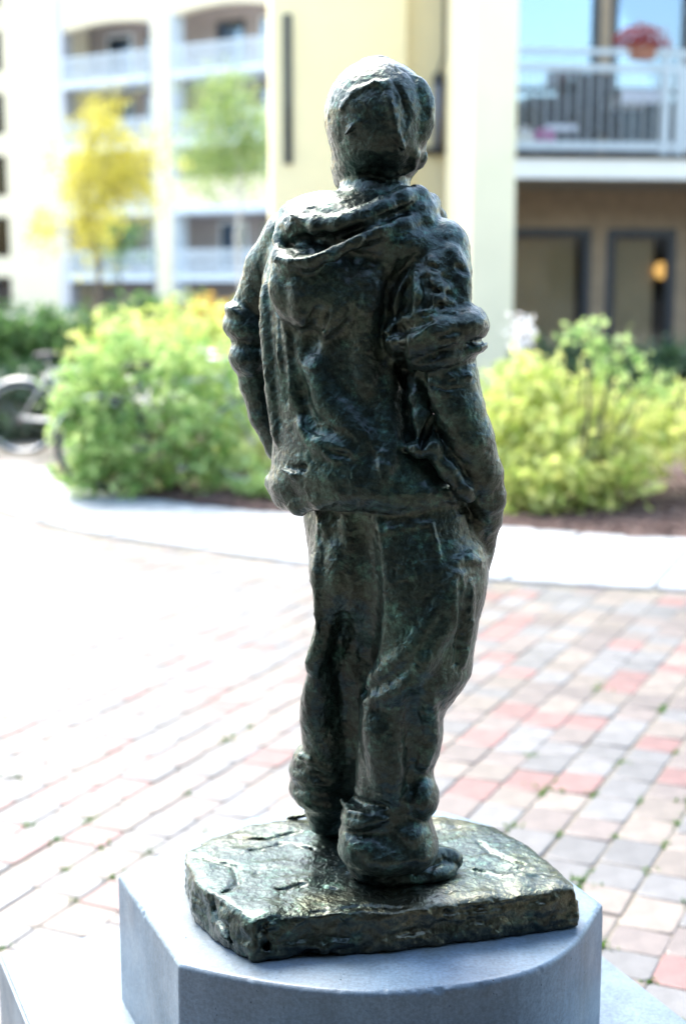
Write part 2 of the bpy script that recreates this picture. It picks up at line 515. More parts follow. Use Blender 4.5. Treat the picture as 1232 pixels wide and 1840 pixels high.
for n_, (c, li, mi, rot, dz, tx, ty) in enumerate(spots):
    ang = R(64.5) + rot
    if n_ < 300:
        o = bpy.data.objects.new('paver', PM[(li, mi)])
        o.location = (c[0], c[1], dz); o.rotation_euler = (tx, ty, ang); o.parent = paving
        link(o)
    else:
        ca, sa = math.cos(ang), math.sin(ang)
        me = PM[(li, mi)]
        rest[mi].add([(c[0] + v_.co.x * ca - v_.co.y * sa, c[1] + v_.co.x * sa + v_.co.y * ca, dz + v_.co.z) for v_ in me.vertices],
                     [tuple(p.vertices) for p in me.polygons])
allm = MB(); mats_idx = []
for k in range(4):
    allm.add(rest[k].v, rest[k].f); mats_idx += [k] * len(rest[k].f)
far_pavers = allm.build('far_pavers', None, paving)
for m_ in PAVE: far_pavers.data.materials.append(m_)
far_pavers.data.polygons.foreach_set('material_index', mats_idx)
tag(far_pavers, kind='stuff')

# moss and grass in the joints
mb = MB()
near = [s_ for s_ in spots if s_[0][1] < 5.2 and abs(s_[0][0]) < 2.4]
for c, li, mi, rot, *_ in near:
    if random.random() > 0.5 - .15 * max(0, c[1] - 3) - (.2 if c[0] < 0 else 0): continue
    cor = c + PA * (LENS[li] / 2) * random.choice((-1, 1)) + PB * ROW / 2 * random.choice((-1, 1))
    big = random.random() ** 3
    nb = int(10 + 34 * big)
    for _ in range(nb):
        if random.random() < .6: off = PA * random.gauss(0, .022 + .03 * big) + PB * random.gauss(0, .003)
        else: off = PB * random.gauss(0, .016 + .02 * big) + PA * random.gauss(0, .003)
        p = cor + off; a = random.uniform(0, 6.28); h = random.uniform(.004, .012 + .012 * big); w = random.uniform(.003, .006)
        lx, ly = random.gauss(0, .006), random.gauss(0, .006)
        mb.add([(p[0] - w * math.cos(a), p[1] - w * math.sin(a), -.009), (p[0] + w * math.cos(a), p[1] + w * math.sin(a), -.009),
                (p[0] + lx + w * .6 * math.cos(a), p[1] + ly + w * .6 * math.sin(a), h * .6), (p[0] + lx * 1.6, p[1] + ly * 1.6, h)], [(0, 1, 2), (0, 2, 3)])
tag(mb.build('joint_moss', M['moss']), 'bright green moss and grass growing in the paver joints', 'moss', kind='stuff')

# ================================================================== SIGNED-DISTANCE SCULPTING
class Field:
    def __init__(s, lo, hi, h):
        s.lo = np.array(lo, float); s.h = h
        s.n = np.ceil((np.array(hi) - s.lo) / h).astype(int) + 1
        s.D = np.full(s.n, 1.0, np.float32); s.T = np.zeros(s.n, np.int8)
        s.ax = [(s.lo[k] + h * np.arange(s.n[k])).astype(np.float32) for k in range(3)]
    def sl(s, lo, hi):
        a = np.clip(np.floor((np.array(lo) - s.lo) / s.h).astype(int), 0, s.n - 1)
        b = np.clip(np.ceil((np.array(hi) - s.lo) / s.h).astype(int) + 1, 1, s.n)
        S = tuple(slice(i, j) for i, j in zip(a, b))
        return S, s.ax[0][S[0]][:, None, None], s.ax[1][S[1]][None, :, None], s.ax[2][S[2]][None, None, :]
    def merge(s, S, d, k, t):
        a = s.D[S]; d = d.astype(np.float32)
        if t is not None:
            T = s.T[S]; T[d < a] = t
        if k > 0:
            hh = np.maximum(k - np.abs(a - d), 0) / k
            s.D[S] = np.minimum(a, d) - hh * hh * (k / 4)
        else: s.D[S] = np.minimum(a, d)
    def carve(s, S, d, k):
        a = s.D[S]; b = -d.astype(np.float32)
        hh = np.maximum(k - np.abs(a - b), 0) / max(k, 1e-6)
        s.D[S] = np.maximum(a, b) + hh * hh * (k / 4)
    def cone(s, a, b, ra, rb, k=.01, t=None, carve=False):
        a, b = np.array(a, float), np.array(b, float)
        r = max(ra, rb) + k + 3 * s.h
        S, X, Y, Z = s.sl(np.minimum(a, b) - r, np.maximum(a, b) + r)
        if min(x.size for x in (X, Y, Z)) == 0: return
        ab = b - a; L2 = max(float(ab @ ab), 1e-10)
        u = np.clip(((X - a[0]) * ab[0] + (Y - a[1]) * ab[1] + (Z - a[2]) * ab[2]) / L2, 0, 1)
        d = np.sqrt((X - a[0] - u * ab[0]) ** 2 + (Y - a[1] - u * ab[1]) ** 2 + (Z - a[2] - u * ab[2]) ** 2) - (ra + (rb - ra) * u)
        if carve: s.carve(S, d, k)
        else: s.merge(S, d, k, t)
    def chain(s, pts, k=.01, t=None, carve=False):        # pts: (point, radius)
        for (a, ra), (b, rb) in zip(pts[:-1], pts[1:]): s.cone(a, b, ra, rb, k, t, carve)
    def ell(s, c, r, k=.01, t=None, rot=None, carve=False):
        c = np.array(c, float); r = np.array(r, float); m = r.max() + k + 3 * s.h
        S, X, Y, Z = s.sl(c - m, c + m)
        P = [X - c[0], Y - c[1], Z - c[2]]
        if rot is not None:
            Rm = np.array(rot.to_3x3() if hasattr(rot, 'to_3x3') else rot)
            P = [Rm[0][i] * P[0] + Rm[1][i] * P[1] + Rm[2][i] * P[2] for i in range(3)]
        k0 = np.sqrt((P[0] / r[0]) ** 2 + (P[1] / r[1]) ** 2 + (P[2] / r[2]) ** 2)
        k1 = np.sqrt((P[0] / r[0] ** 2) ** 2 + (P[1] / r[1] ** 2) ** 2 + (P[2] / r[2] ** 2) ** 2) + 1e-9
        d = k0 * (k0 - 1) / k1
        if carve: s.carve(S, d, k)
        else: s.merge(S, d, k, t)
    def loft(s, rows, ang=0.0, k=.01, t=None):
        """rows: (v, uL, uR, Y, depth half-size in m) from top to bottom; elliptical level sections"""
        zz, cx, cy, aa, bb = [], [], [], [], []
        ca, sa = math.cos(ang), math.sin(ang)
        for v, uL, uR, Y, b in rows:
            pl, pr = W(uL, v, Y), W(uR, v, Y)
            hw = (pr[0] - pl[0]) / 2
            a = math.sqrt(max(hw * hw - (b * sa) ** 2, 1e-6)) / abs(ca)
            zz.append(pl[2]); cx.append((pl[0] + pr[0]) / 2); cy.append(Y); aa.append(a); bb.append(b)
        zz, cx, cy, aa, bb = [np.array(q)[::-1] for q in (zz, cx, cy, aa, bb)]
        m = .02 + k
        S, X, Y_, Z = s.sl((min(cx - aa.max()) - m, cy.min() - max(aa.max(), bb.max()) - m, zz[0] - m), (max(cx + aa.max()) + m, cy.max() + max(aa.max(), bb.max()) + m, zz[-1] + m))
        zr = Z.ravel()
        def sm(q):
            zd = np.linspace(zz[0], zz[-1], 400); y = np.interp(zd, zz, q)
            w = max(3, int(.012 / (zd[1] - zd[0]))); ker = np.hanning(2 * w + 1); ker /= ker.sum()
            y2 = np.convolve(np.pad(y, w, mode='edge'), ker, 'valid')
            return np.interp(zr, zd, y2)[None, None, :].astype(np.float32)
        CXs, CYs, A, B = sm(cx), sm(cy), sm(aa), sm(bb)
        px, py = X - CXs, Y_ - CYs
        qx, qy = px * ca + py * sa, -px * sa + py * ca
        k0 = np.sqrt((qx / A) ** 2 + (qy / B) ** 2); k1 = np.sqrt((qx / A ** 2) ** 2 + (qy / B ** 2) ** 2) + 1e-6
        d = k0 * (k0 - 1) / k1
        cap = np.maximum(zz[0] - Z, Z - zz[-1])
        d = np.maximum(d, cap)
        s.merge(S, d, k, t)
    def sample(s, P):
        q = (P - s.lo) / s.h
        i = np.clip(np.floor(q).astype(int), 0, s.n - 2); f = np.clip(q - i, 0, 1)
        o = 0
        for dx in (0, 1):
            for dy in (0, 1):
                for dz in (0, 1):
                    w = (f[:, 0] if dx else 1 - f[:, 0]) * (f[:, 1] if dy else 1 - f[:, 1]) * (f[:, 2] if dz else 1 - f[:, 2])
                    o = o + w * s.D[i[:, 0] + dx, i[:, 1] + dy, i[:, 2] + dz]
        return o
    def hit(s, u, v, y0=1.86, y1=2.42):
        Ys = np.arange(y0, y1, .0015); d = ray(u, v)
        P = np.array([0, 0, CAM_H]) + (Ys / d[1])[:, None] * d
        ok = np.where(s.sample(P) < 0)[0]
        return P[ok[0]] if len(ok) else W(u, v, 2.1)
    def stroke(s, path, r, sink=.3, k=.006, t=None, carve=False):
        """draw a ridge (or a groove) along picture points on the surface; r in photo pixels"""
        rs = r if hasattr(r, '__len__') else [r] * len(path)
        pts = []
        dense = []
        for (p0, p1, r0, r1) in zip(path[:-1], path[1:], rs[:-1], rs[1:]):
            n = max(1, int(math.hypot(p1[0] - p0[0], p1[1] - p0[1]) / 18))
            for q in range(n): dense.append((p0[0] + (p1[0] - p0[0]) * q / n, p0[1] + (p1[1] - p0[1]) * q / n, r0 + (r1 - r0) * q / n))
        dense.append((path[-1][0], path[-1][1], rs[-1]))
        hits = [s.hit(u, v) for u, v, _ in dense]
        ys = np.array([h[1] for h in hits])
        med = np.array([np.median(ys[max(0, i - 1):i + 2]) for i in range(len(ys))])
        for (u, v, rr), y in zip(dense, med):
            rad = rr * mpp(u, v, y)
            sgn = sink if not carve else -sink
            pts.append((W(u, v, y + rad * sgn), rad))
        s.chain(pts, k, t, carve)
    def nets(s):
        D = s.D; ins = D < 0
        c = np.zeros(np.array(D.shape) - 1, np.int8)
        for dx in (0, 1):
            for dy in (0, 1):
                for dz in (0, 1):
                    c += ins[dx:D.shape[0] - 1 + dx, dy:D.shape[1] - 1 + dy, dz:D.shape[2] - 1 + dz]
        cells = np.argwhere((c > 0) & (c < 8))
        vid = np.full(c.shape, -1, np.int32); vid[tuple(cells.T)] = np.arange(len(cells))
        cor = [(a, b, g) for a in (0, 1) for b in (0, 1) for g in (0, 1)]
        val = np.stack([D[cells[:, 0] + a, cells[:, 1] + b, cells[:, 2] + g] for a, b, g in cor], 1)
        acc = np.zeros((len(cells), 3)); cnt = np.zeros(len(cells))
        for i, ci in enumerate(cor):
            for j, cj in enumerate(cor):
                if j > i and sum(abs(a - b) for a, b in zip(ci, cj)) == 1:
                    m = (val[:, i] < 0) != (val[:, j] < 0)
                    tt = val[m, i] / (val[m, i] - val[m, j])
                    acc[m] += np.array(ci) + tt[:, None] * (np.array(cj) - np.array(ci)); cnt[m] += 1
        V = s.lo + (cells + acc / cnt[:, None]) * s.h
        F = []
        for a in range(3):
            b, g = (a + 1) % 3, (a + 2) % 3
            A = np.moveaxis(ins, (a, b, g), (0, 1, 2))
            e = np.argwhere(A[:-1, 1:-1, 1:-1] != A[1:, 1:-1, 1:-1]); e[:, 1:] += 1
            flip = A[e[:, 0], e[:, 1], e[:, 2]]
            vv = np.moveaxis(vid, (a, b, g), (0, 1, 2))
            q = np.stack([vv[e[:, 0], e[:, 1] - 1, e[:, 2] - 1], vv[e[:, 0], e[:, 1], e[:, 2] - 1], vv[e[:, 0], e[:, 1], e[:, 2]], vv[e[:, 0], e[:, 1] - 1, e[:, 2]]], 1)
            q[~flip] = q[~flip][:, ::-1]
            F.append(q)
        F = np.concatenate(F); F = F[(F >= 0).all(1)]
        tags = s.T[cells[:, 0], cells[:, 1], cells[:, 2]]
        return V, F, tags

LAT = rng.random((32, 32, 32)).astype(np.float32) * 2 - 1
def vnoise(P, scale, off=0.0):
    q = P * scale + off
    i = np.floor(q).astype(int); f = q - i; f = f * f * (3 - 2 * f)
    o = 0
    for dx in (0, 1):
        for dy in (0, 1):
            for dz in (0, 1):
                w = (f[:, 0] if dx else 1 - f[:, 0]) * (f[:, 1] if dy else 1 - f[:, 1]) * (f[:, 2] if dz else 1 - f[:, 2])
                o = o + w * LAT[(i[:, 0] + dx) % 32, (i[:, 1] + dy) % 32, (i[:, 2] + dz) % 32]
    return o

def vnormals(V, F):
    a, b, c, d = (V[F[:, k]] for k in range(4))
    n = np.cross(c - a, d - b)
    o = np.zeros_like(V)
    for ax in range(3):
        for k in range(4): o[:, ax] += np.bincount(F[:, k], n[:, ax], len(V))
    return o / (np.linalg.norm(o, axis=1, keepdims=True) + 1e-12)

def smooth_n(Nn, F, it):
    for _ in range(it):
        o = Nn.copy()
        for ax in range(3):
            for k in range(4):
                o[:, ax] += np.bincount(F[:, k], Nn[F[:, (k + 1) % 4], ax], len(Nn)) + np.bincount(F[:, k], Nn[F[:, (k + 3) % 4], ax], len(Nn))
        Nn = o / (np.linalg.norm(o, axis=1, keepdims=True) + 1e-12)
    return Nn

def facets(V, Nn, spacing, amount, seed):
    """flatten towards palette-knife facets"""
    r2 = np.random.default_rng(seed)
    cell = np.floor(V / spacing).astype(int)
    key = cell[:, 0] * 73856093 ^ cell[:, 1] * 19349663 ^ cell[:, 2] * 83492791
    perm = r2.permutation(len(V))
    _, first = np.unique(key[perm], return_index=True)
    seeds = perm[first]
    kd = kdtree.KDTree(len(seeds))
    for n_, sd_ in enumerate(seeds): kd.insert(V[sd_], n_)
    kd.balance()
    tilt = Nn[seeds] + r2.normal(0, .10, (len(seeds), 3)); tilt /= np.linalg.norm(tilt, axis=1, keepdims=True)
    lift = r2.normal(0, spacing * .03, len(seeds))
    delta = np.zeros(len(V))
    for n_ in range(len(V)):
        rs = kd.find_n(V[n_], 2)
        (c0, i0, d0), (c1, i1, d1) = rs[0], rs[1]
        w0 = 1 / (d0 + 1e-4) ** 4; w1 = 1 / (d1 + 1e-4) ** 4; w0, w1 = w0 / (w0 + w1), w1 / (w0 + w1)
        p = V[n_]; nn = Nn[n_]
        for w, ii in ((w0, i0), (w1, i1)):
            t_ = tilt[ii]; s_ = V[seeds[ii]]
            al = nn @ t_
            if al > .5: delta[n_] += w * (-((p - s_) @ t_) / al + lift[ii])
    return V + Nn * np.clip(delta * amount, -.006, .006)[:, None]

def split_parts(V, F, tags, Nn, base, spec, mat):
    """spec: list of (tag, name, parent); returns dict tag -> object"""
    out = {}
    ft = tags[F[:, 0]]
    for t_, name, parent in spec:
        sel = F[ft == t_]
        if len(sel) == 0: continue
        idx, inv = np.unique(sel, return_inverse=True)
        me = bpy.data.meshes.new(name)
        me.from_pydata((V[idx] - base).tolist(), [], inv.reshape(sel.shape).tolist())
        me.polygons.foreach_set('use_smooth', np.ones(len(sel), bool)); me.update()
        me.normals_split_custom_set_from_vertices([tuple(n_) for n_ in Nn[idx]])
        me.materials.append(mat)
        o = bpy.data.objects.new(name, me)
        o.parent = out[parent] if isinstance(parent, int) else parent
        link(o); out[t_] = o
    return out

# ------------------------------------------------------------------ statue
SLAB_TOP = 0.62
HEAD, HAIR, JACK, HOOD, CUF1, CUF2, ARM1, ARM2, TROU, POCK, TCU1, TCU2, SHO1, SHO2 = range(1, 15)
fd = Field((-.285, 1.86, .60), (.33, 2.40, 1.885), .0024)
TA = R(-22)

# trousers
fd.loft([(930, 596, 650, 2.10, .05), (970, 572, 668, 2.10, .075), (1010, 558, 680, 2.10, .088), (1060, 565, 680, 2.105, .092), (1100, 568, 676, 2.11, .092), (1135, 569, 672, 2.12, .088),
         (1192, 553, 668, 2.13, .084), (1242, 541, 660, 2.14, .080), (1280, 539, 655, 2.15, .076), (1320, 543, 664, 2.155, .070),
         (1360, 548, 664, 2.165, .068), (1400, 548, 660, 2.18, .066), (1450, 556, 650, 2.195, .058), (1480, 560, 642, 2.20, .054)], R(-30), .012, TROU)
fd.loft([(930, 700, 810, 2.07, .055), (970, 665, 848, 2.065, .075), (1010, 645, 864, 2.06, .084), (1060, 648, 865, 2.055, .088), (1104, 650, 861, 2.05, .088), (1135, 652, 857, 2.05, .088),
         (1173, 655, 851, 2.05, .085), (1207, 655, 848, 2.05, .083), (1242, 650, 827, 2.05, .078), (1272, 646, 804, 2.05, .072),
         (1291, 645, 797, 2.05, .070), (1320, 643, 797, 2.055, .070), (1350, 641, 791, 2.055, .068), (1380, 639, 780, 2.06, .066),
         (1410, 638, 776, 2.06, .064), (1450, 632, 772, 2.06, .062), (1540, 626, 768, 2.06, .060)], R(-35), .035, TROU)
fd.loft([(870, 548, 832, 2.09, .090), (900, 543, 845, 2.09, .096), (930, 543, 852, 2.09, .102), (960, 547, 860, 2.09, .107), (1000, 553, 868, 2.09, .110),
         (1040, 560, 865, 2.09, .108), (1075, 572, 855, 2.09, .098), (1110, 595, 830, 2.095, .080), (1150, 620, 790, 2.10, .055), (1180, 640, 740, 2.10, .03)], R(-28), .030, TROU)
fd.chain([(W(652, 1040, 2.09), .03), (W(652, 1180, 2.10), .03), (W(650, 1400, 2.14), .024)], .03, TROU)
# trouser cuffs
def E(u, v, Y, hu, hv, dy, k=.008, t=None, tilt=0, yaw=0, carve=False):
    m_ = mpp(u, v, Y)
    rot = Matrix.Rotation(yaw, 3, 'Z') @ Matrix.Rotation(-tilt, 3, 'Y')
    fd.ell(W(u, v, Y), (hu * m_, dy, hv * m_), k, t, rot, carve)
E(584, 1372, 2.175, 66, 36, .066, .012, TCU1, R(14))
E(588, 1420, 2.18, 68, 40, .066, .014, TCU1, R(-8))
E(590, 1452, 2.195, 42, 26, .052, .014, TCU1)
E(556, 1356, 2.165, 34, 22, .040, .006, TCU1, R(35))
E(660, 1456, 2.045, 50, 26, .055, .008, TCU2, R(18))
E(752, 1426, 2.04, 36, 46, .045, .008, TCU2, R(10))
E(735, 1486, 2.045, 44, 34, .055, .014, TCU2, R(-20))
E(694, 1518, 2.05, 88, 44, .070, .014, TCU2, R(6))
E(750, 1522, 2.04, 36, 36, .052, .012, TCU2, R(-25))
E(656, 1502, 2.05, 48, 30, .060, .014, TCU2, R(-14))
# shoes
def shoe(heel, toe, r0, r1, t):
    heel, toe = np.array(heel, float), np.array(toe, float)
    fd.cone(heel, heel * .45 + toe * .55, r0, r0 * .74, .01, t)
    fd.cone(heel * .45 + toe * .55, toe, r0 * .74, r1, .012, t)
    dirv = (toe - heel); dirv[2] = 0; L = np.linalg.norm(dirv); dirv /= L
    z = SLAB_TOP + .010
    side = np.array((-dirv[1], dirv[0], 0))
    for q in np.linspace(0, 1, 28):                       # sole
        c = heel * (1 - q) + toe * q; c[2] = z
        w = .034 * math.sqrt(max(.05, 1 - (2 * q - .9) ** 4 * .7))
        fd.cone(c - side * w, c + side * w, .011, .011, .004, t)
shoe(G(668, 1590, SLAB_TOP) + (0, .028, .034), G(808, 1570, SLAB_TOP) + (0, .012, .018), .042, .019, SHO2)
shoe(G(600, 1512, SLAB_TOP) + (0, .030, .036), G(600, 1512, SLAB_TOP) + (.055, .165, .022), .037, .024, SHO1)

# jacket body
fd.loft([(388, 590, 745, 2.11, .055), (400, 540, 772, 2.105, .066), (412, 515, 790, 2.10, .076), (430, 494, 800, 2.10, .086), (455, 481, 792, 2.10, .094),
         (500, 470, 775, 2.10, .100), (550, 468, 765, 2.10, .102), (600, 470, 758, 2.10, .102), (650, 474, 757, 2.10, .101), (700, 479, 762, 2.10, .101),
         (750, 486, 778, 2.095, .103), (800, 490, 800, 2.09, .109), (840, 486, 824, 2.09, .118), (868, 490, 838, 2.09, .119), (888, 500, 842, 2.09, .112), (902, 514, 836, 2.09, .100)], TA, .006, JACK)
# hem: hanging roll, lower at the left
def hempath(Yo):
    return [(497, 868, 2.115), (512, 893, 2.085), (536, 906, 2.05), (575, 897, 2.015), (620, 888, 1.995), (690, 884, 1.985), (760, 884, 1.985), (815, 888, 2.0), (842, 890, 2.03)]
hp = hempath(0)
fd.chain([(W(u, v, Y), r * mpp(u, v, Y)) for (u, v, Y), r in zip(hp, (18, 18, 17, 14, 12, 11, 11, 11, 11))], .012, JACK)
fd.chain([(W(842, 890, 2.03), .010), (W(850, 880, 2.09), .012), (W(820, 872, 2.16), .012), (W(700, 868, 2.20), .012), (W(560, 868, 2.19), .012), (W(497, 868, 2.115), .014)], .012, JACK)
E(522, 872, 2.085, 36, 34, .045, .015, JACK, R(-30))
# left sleeve, cuff and forearm (further from the camera)
fd.chain([(W(520, 425, 2.15), .040), (W(487, 480, 2.18), .038), (W(462, 545, 2.20), .037)], .012, JACK)
E(447, 590, 2.20, 48, 34, .046, .008, CUF1, R(-20))
E(434, 566, 2.19, 34, 18, .034, .006, CUF1, R(-34))
E(449, 640, 2.20, 38, 38, .040, .012, CUF1, R(14))
fd.chain([(W(455, 640, 2.205), .031), (W(463, 690, 2.21), .0275), (W(478, 745, 2.21), .0265), (W(508, 805, 2.205), .025), (W(550, 870, 2.20), .021), (W(588, 925, 2.20), .021), (W(604, 985, 2.19), .022)], .006, ARM1)
# right sleeve, cuff and forearm (nearest the camera)
fd.chain([(W(788, 448, 2.04), .045), (W(782, 490, 2.03), .050), (W(770, 545, 2.02), .062)], .010, JACK)
E(780, 594, 2.01, 87, 52, .072, .008, CUF2, R(4))
E(736, 610, 2.0, 46, 44, .058, .012, CUF2, R(-22))
E(836, 582, 2.0, 42, 36, .052, .008, CUF2, R(-12))
E(846, 624, 2.005, 29, 15, .042, .005, CUF2, R(14))
E(784, 640, 2.01, 66, 32, .060, .014, CUF2, R(10))
fd.chain([(W(797, 655, 2.015), .047), (W(803, 690, 2.01), .0455), (W(818, 730, 2.005), .0405), (W(840, 790, 2.005), .0375), (W(863, 850, 2.015), .0315), (W(873, 893, 2.03), .028),
          (W(871, 930, 2.05), .0245), (W(862, 965, 2.07), .024), (W(850, 1005, 2.09), .024)], .006, ARM2)
# hand at the pocket: knuckles and thumb
for (du, dv, dy) in ((-2, 0, -.012), (2, 3, .004), (4, 6, .018)):
    fd.chain([(W(872 + du, 925 + dv, 2.045 + dy), .012), (W(872 + du, 952 + dv, 2.06 + dy), .011), (W(860 + du, 985 + dv, 2.08 + dy), .010)], .004, ARM2)
fd.chain([(W(862, 922, 2.03), .011), (W(856, 950, 2.035), .010), (W(858, 972, 2.05), .009)], .004, ARM2)
# pocket flare at the front hip
fd.chain([(W(874, 968, 2.09), .012), (W(862, 1000, 2.07), .014), (W(848, 1034, 2.06), .018)], .014, TROU)

# neck and head
fd.loft([(300, 618, 735, 2.10, .050), (325, 615, 736, 2.10, .050), (345, 613, 737, 2.095, .052), (365, 608, 740, 2.09, .056), (385, 594, 752, 2.09, .062), (402, 570, 762, 2.09, .068)], 0, .010, HEAD)
fd.loft([(110, 660, 688, 2.095, .018), (114, 646, 704, 2.095, .034), (121, 634, 720, 2.095, .052), (131, 623, 737, 2.095, .066), (147, 609, 752, 2.095, .081), (170, 598, 761, 2.095, .091),
         (200, 587, 767, 2.095, .097), (220, 586, 768, 2.098, .097), (250, 592, 766, 2.100, .096), (280, 596, 762, 2.102, .091), (300, 599, 755, 2.108, .082), (317, 604, 742, 2.118, .066), (330, 611, 728, 2.135, .045)], R(12), .018, HEAD)
# face on the far side (turned a little to the left)
fwd = np.array((-.24, .97, 0)); rgt = np.array((.97, .24, 0)); upv = np.array((0, 0, 1.0))
hc = W(678, 235, 2.10)
def face(a, b, c): return hc + rgt * a + upv * b + fwd * c
fd.ell(face(0, -.045, .060), (.050, .040, .052), .02, HEAD, Matrix.Rotation(R(14), 3, 'Z'))
fd.cone(face(0, .012, .098), face(0, -.028, .116), .007, .011, .008, HEAD)
fd.cone(face(-.013, -.031, .103), face(.013, -.031, .103), .007, .007, .006, HEAD)
for sx in (-1, 1):
    fd.ell(face(sx * .028, .006, .104), (.018, .012, .011), .012, None, None, True)
    fd.ell(face(sx * .028, .005, .087), (.011, .008, .008), .004, HEAD)
    fd.cone(face(sx * .012, .021, .092), face(sx * .043, .020, .080), .006, .005, .014, HEAD)
fd.cone(face(-.018, -.058, .098), face(.018, -.058, .098), .005, .005, .004, HEAD)
fd.cone(face(-.015, -.066, .097), face(.015, -.066, .097), .0055, .0055, .004, HEAD)
fd.ell(face(0, -.088, .088), (.020, .016, .014), .01, HEAD)
fd.chain([(W(612, 300, 2.16), .012), (W(616, 322, 2.165), .010), (W(630, 332, 2.17), .012)], .012, HEAD)
# ears
fd.chain([(W(752, 268, 2.085), .0065), (W(757, 284, 2.08), .007), (W(752, 299, 2.085), .005)], .006, HEAD)
fd.chain([(W(606, 262, 2.15), .007), (W(608, 285, 2.15), .006)], .008, HEAD)
# hair: cap with broad modelled planes
fd.ell(W(676, 206, 2.087), (.0740, .085, .0765), .014, HAIR)
fd.stroke([(752, 155), (762, 195), (758, 240)], 14, .8, .014, HAIR)
E(650, 232, 1.983, 44, 74, .020, .004, None, R(-8), 0, True)          # flat dark plane at the back
fd.ell(W(739, 213, 2.003), (.0135, .011, .030), .003, None, Matrix.Rotation(R(-14), 3, 'Y'), True)
fd.stroke([(672, 148), (694, 158), (702, 195), (712, 240), (726, 268)], [4, 7, 8, 7, 4], .15, .004, HAIR)
fd.stroke([(612, 196), (636, 166), (672, 150), (700, 150)], [3, 5, 5, 4], .2, .004, HAIR)
fd.stroke([(622, 240), (645, 218), (672, 204)], 3, .2, .003, HAIR)
fd.stroke([(676, 302), (700, 312), (730, 308)], [5, 8, 6], .2, .004, HAIR)
fd.stroke([(735, 258), (745, 280), (742, 300)], 7, .5, .008, HAIR)
fd.stroke([(684, 112), (708, 122), (716, 138)], 2.5, .2, .002, None, True)
fd.stroke([(714, 122), (736, 134), (745, 150)], 2.5, .2, .002, None, True)
fd.stroke([(706, 146), (720, 170), (727, 200)], 3, .1, .002, None, True)
fd.stroke([(640, 320), (665, 316), (700, 326), (730, 322)], 4, .1, .004, None, True)

# hood: full body, thick rim, hanging lip and tail
fd.ell(W(655, 416, 2.070), (.128, .090, .052), .012, HOOD, Matrix.Rotation(TA, 3, 'Z') @ Matrix.Rotation(R(14), 3, 'Y'))
E(730, 384, 2.055, 60, 36, .055, .012, HOOD, R(10))
E(545, 412, 2.060, 48, 40, .055, .010, HOOD)
rim = [((780, 385, 2.10), 15), ((772, 366, 2.065), 16), ((750, 352, 2.03), 17), ((722, 356, 2.008), 18), ((690, 373, 1.996), 19), ((650, 390, 1.988), 19), ((610, 402, 1.984), 18), ((570, 405, 1.995), 17), ((540, 396, 2.02), 15), ((521, 382, 2.055), 13), ((526, 376, 2.11), 11), ((560, 374, 2.14), 11), ((600, 372, 2.17), 13)]
fd.chain([(W(*p), r * mpp(*p)) for p, r in rim], .008, HOOD)
fd.chain([(W(785, 392, 2.10), .014), (W(770, 385, 2.15), .015), (W(700, 380, 2.19), .016), (W(600, 372, 2.17), .012)], .006, HOOD)
lip = [((512, 386, 2.06), 10), ((503, 430, 2.04), 10), ((502, 462, 2.015), 12), ((522, 474, 1.985), 13), ((556, 472, 1.968), 12), ((600, 455, 1.964), 11), ((640, 434, 1.968), 11), ((680, 415, 1.978), 13), ((720, 404, 1.995), 16), ((760, 398, 2.02), 16), ((780, 402, 2.055), 14)]
fd.chain([(W(*p), r * mpp(*p)) for p, r in lip], .010, HOOD)
E(562, 437, 1.972, 48, 18, .030, .005, None, R(13), 0, True)
E(616, 424, 1.972, 44, 10, .020, .004, None, R(24), 0, True)
fd.stroke([(660, 408), (700, 390), (748, 374)], [5, 7, 5], .1, .005, None, True)
fd.stroke([(498, 466), (522, 470), (556, 468), (604, 447), (650, 424)], [5, 7, 6, 5, 4], .05, .003, HOOD)
fd.stroke([(520, 384), (545, 398), (575, 402)], [3, 4, 3], .1, .003, HOOD)
E(572, 520, 2.010, 92, 78, .036, .016, HOOD, R(-18))
fd.stroke([(655, 478), (622, 540), (580, 598)], [9, 13, 8], .7, .015, HOOD)
fd.stroke([(530, 500), (540, 560), (572, 600)], [7, 11, 8], .7, .014, HOOD)
# jacket folds
fd.stroke([(705, 462), (662, 505), (645, 575)], [16, 15, 8], .7, .016, JACK)
fd.stroke([(668, 520), (652, 600), (660, 700)], [9, 14, 9], .75, .02, JACK)
fd.stroke([(478, 520), (482, 600), (492, 700), (500, 790)], [8, 12, 12, 9], .6, .010, JACK)
fd.stroke([(512, 560), (515, 640), (530, 720)], [8, 12, 8], .75, .014, JACK)
fd.stroke([(560, 640), (590, 720), (650, 790)], [10, 17, 14], .75, .020, JACK)
fd.stroke([(700, 640), (690, 720), (702, 800), (690, 860)], [9, 14, 12, 8], .75, .016, JACK)
fd.stroke([(545, 768), (585, 800), (640, 812)], [10, 17, 11], .65, .014, JACK)
fd.stroke([(508, 843), (528, 853), (552, 849)], [5, 8, 5], 0, .003, JACK)
fd.stroke([(510, 837), (530, 843), (550, 839)], 6, .5, .004, None, True)
fd.stroke([(582, 812), (604, 828), (624, 830)], [3, 6, 3], 0, .003, JACK)
fd.stroke([(582, 804), (604, 816), (624, 820)], 5, .1, .004, None, True)
fd.stroke([(655, 775), (680, 815), (688, 862)], 4, .2, .004, JACK)
fd.stroke([(668, 775), (692, 815), (700, 862)], 3, .2, .004, JACK)
fd.stroke([(548, 640), (558, 605), (575, 565)], [8, 13, 9], .65, .014, None, True)
fd.stroke([(495, 540), (500, 620), (512, 720)], 7, .5, .008, None, True)
fd.stroke([(540, 690), (550, 740), (562, 775)], 9, .6, .012, None, True)
fd.stroke([(730, 520), (716, 580), (718, 650), (732, 690)], 10, .1, .010, None, True)
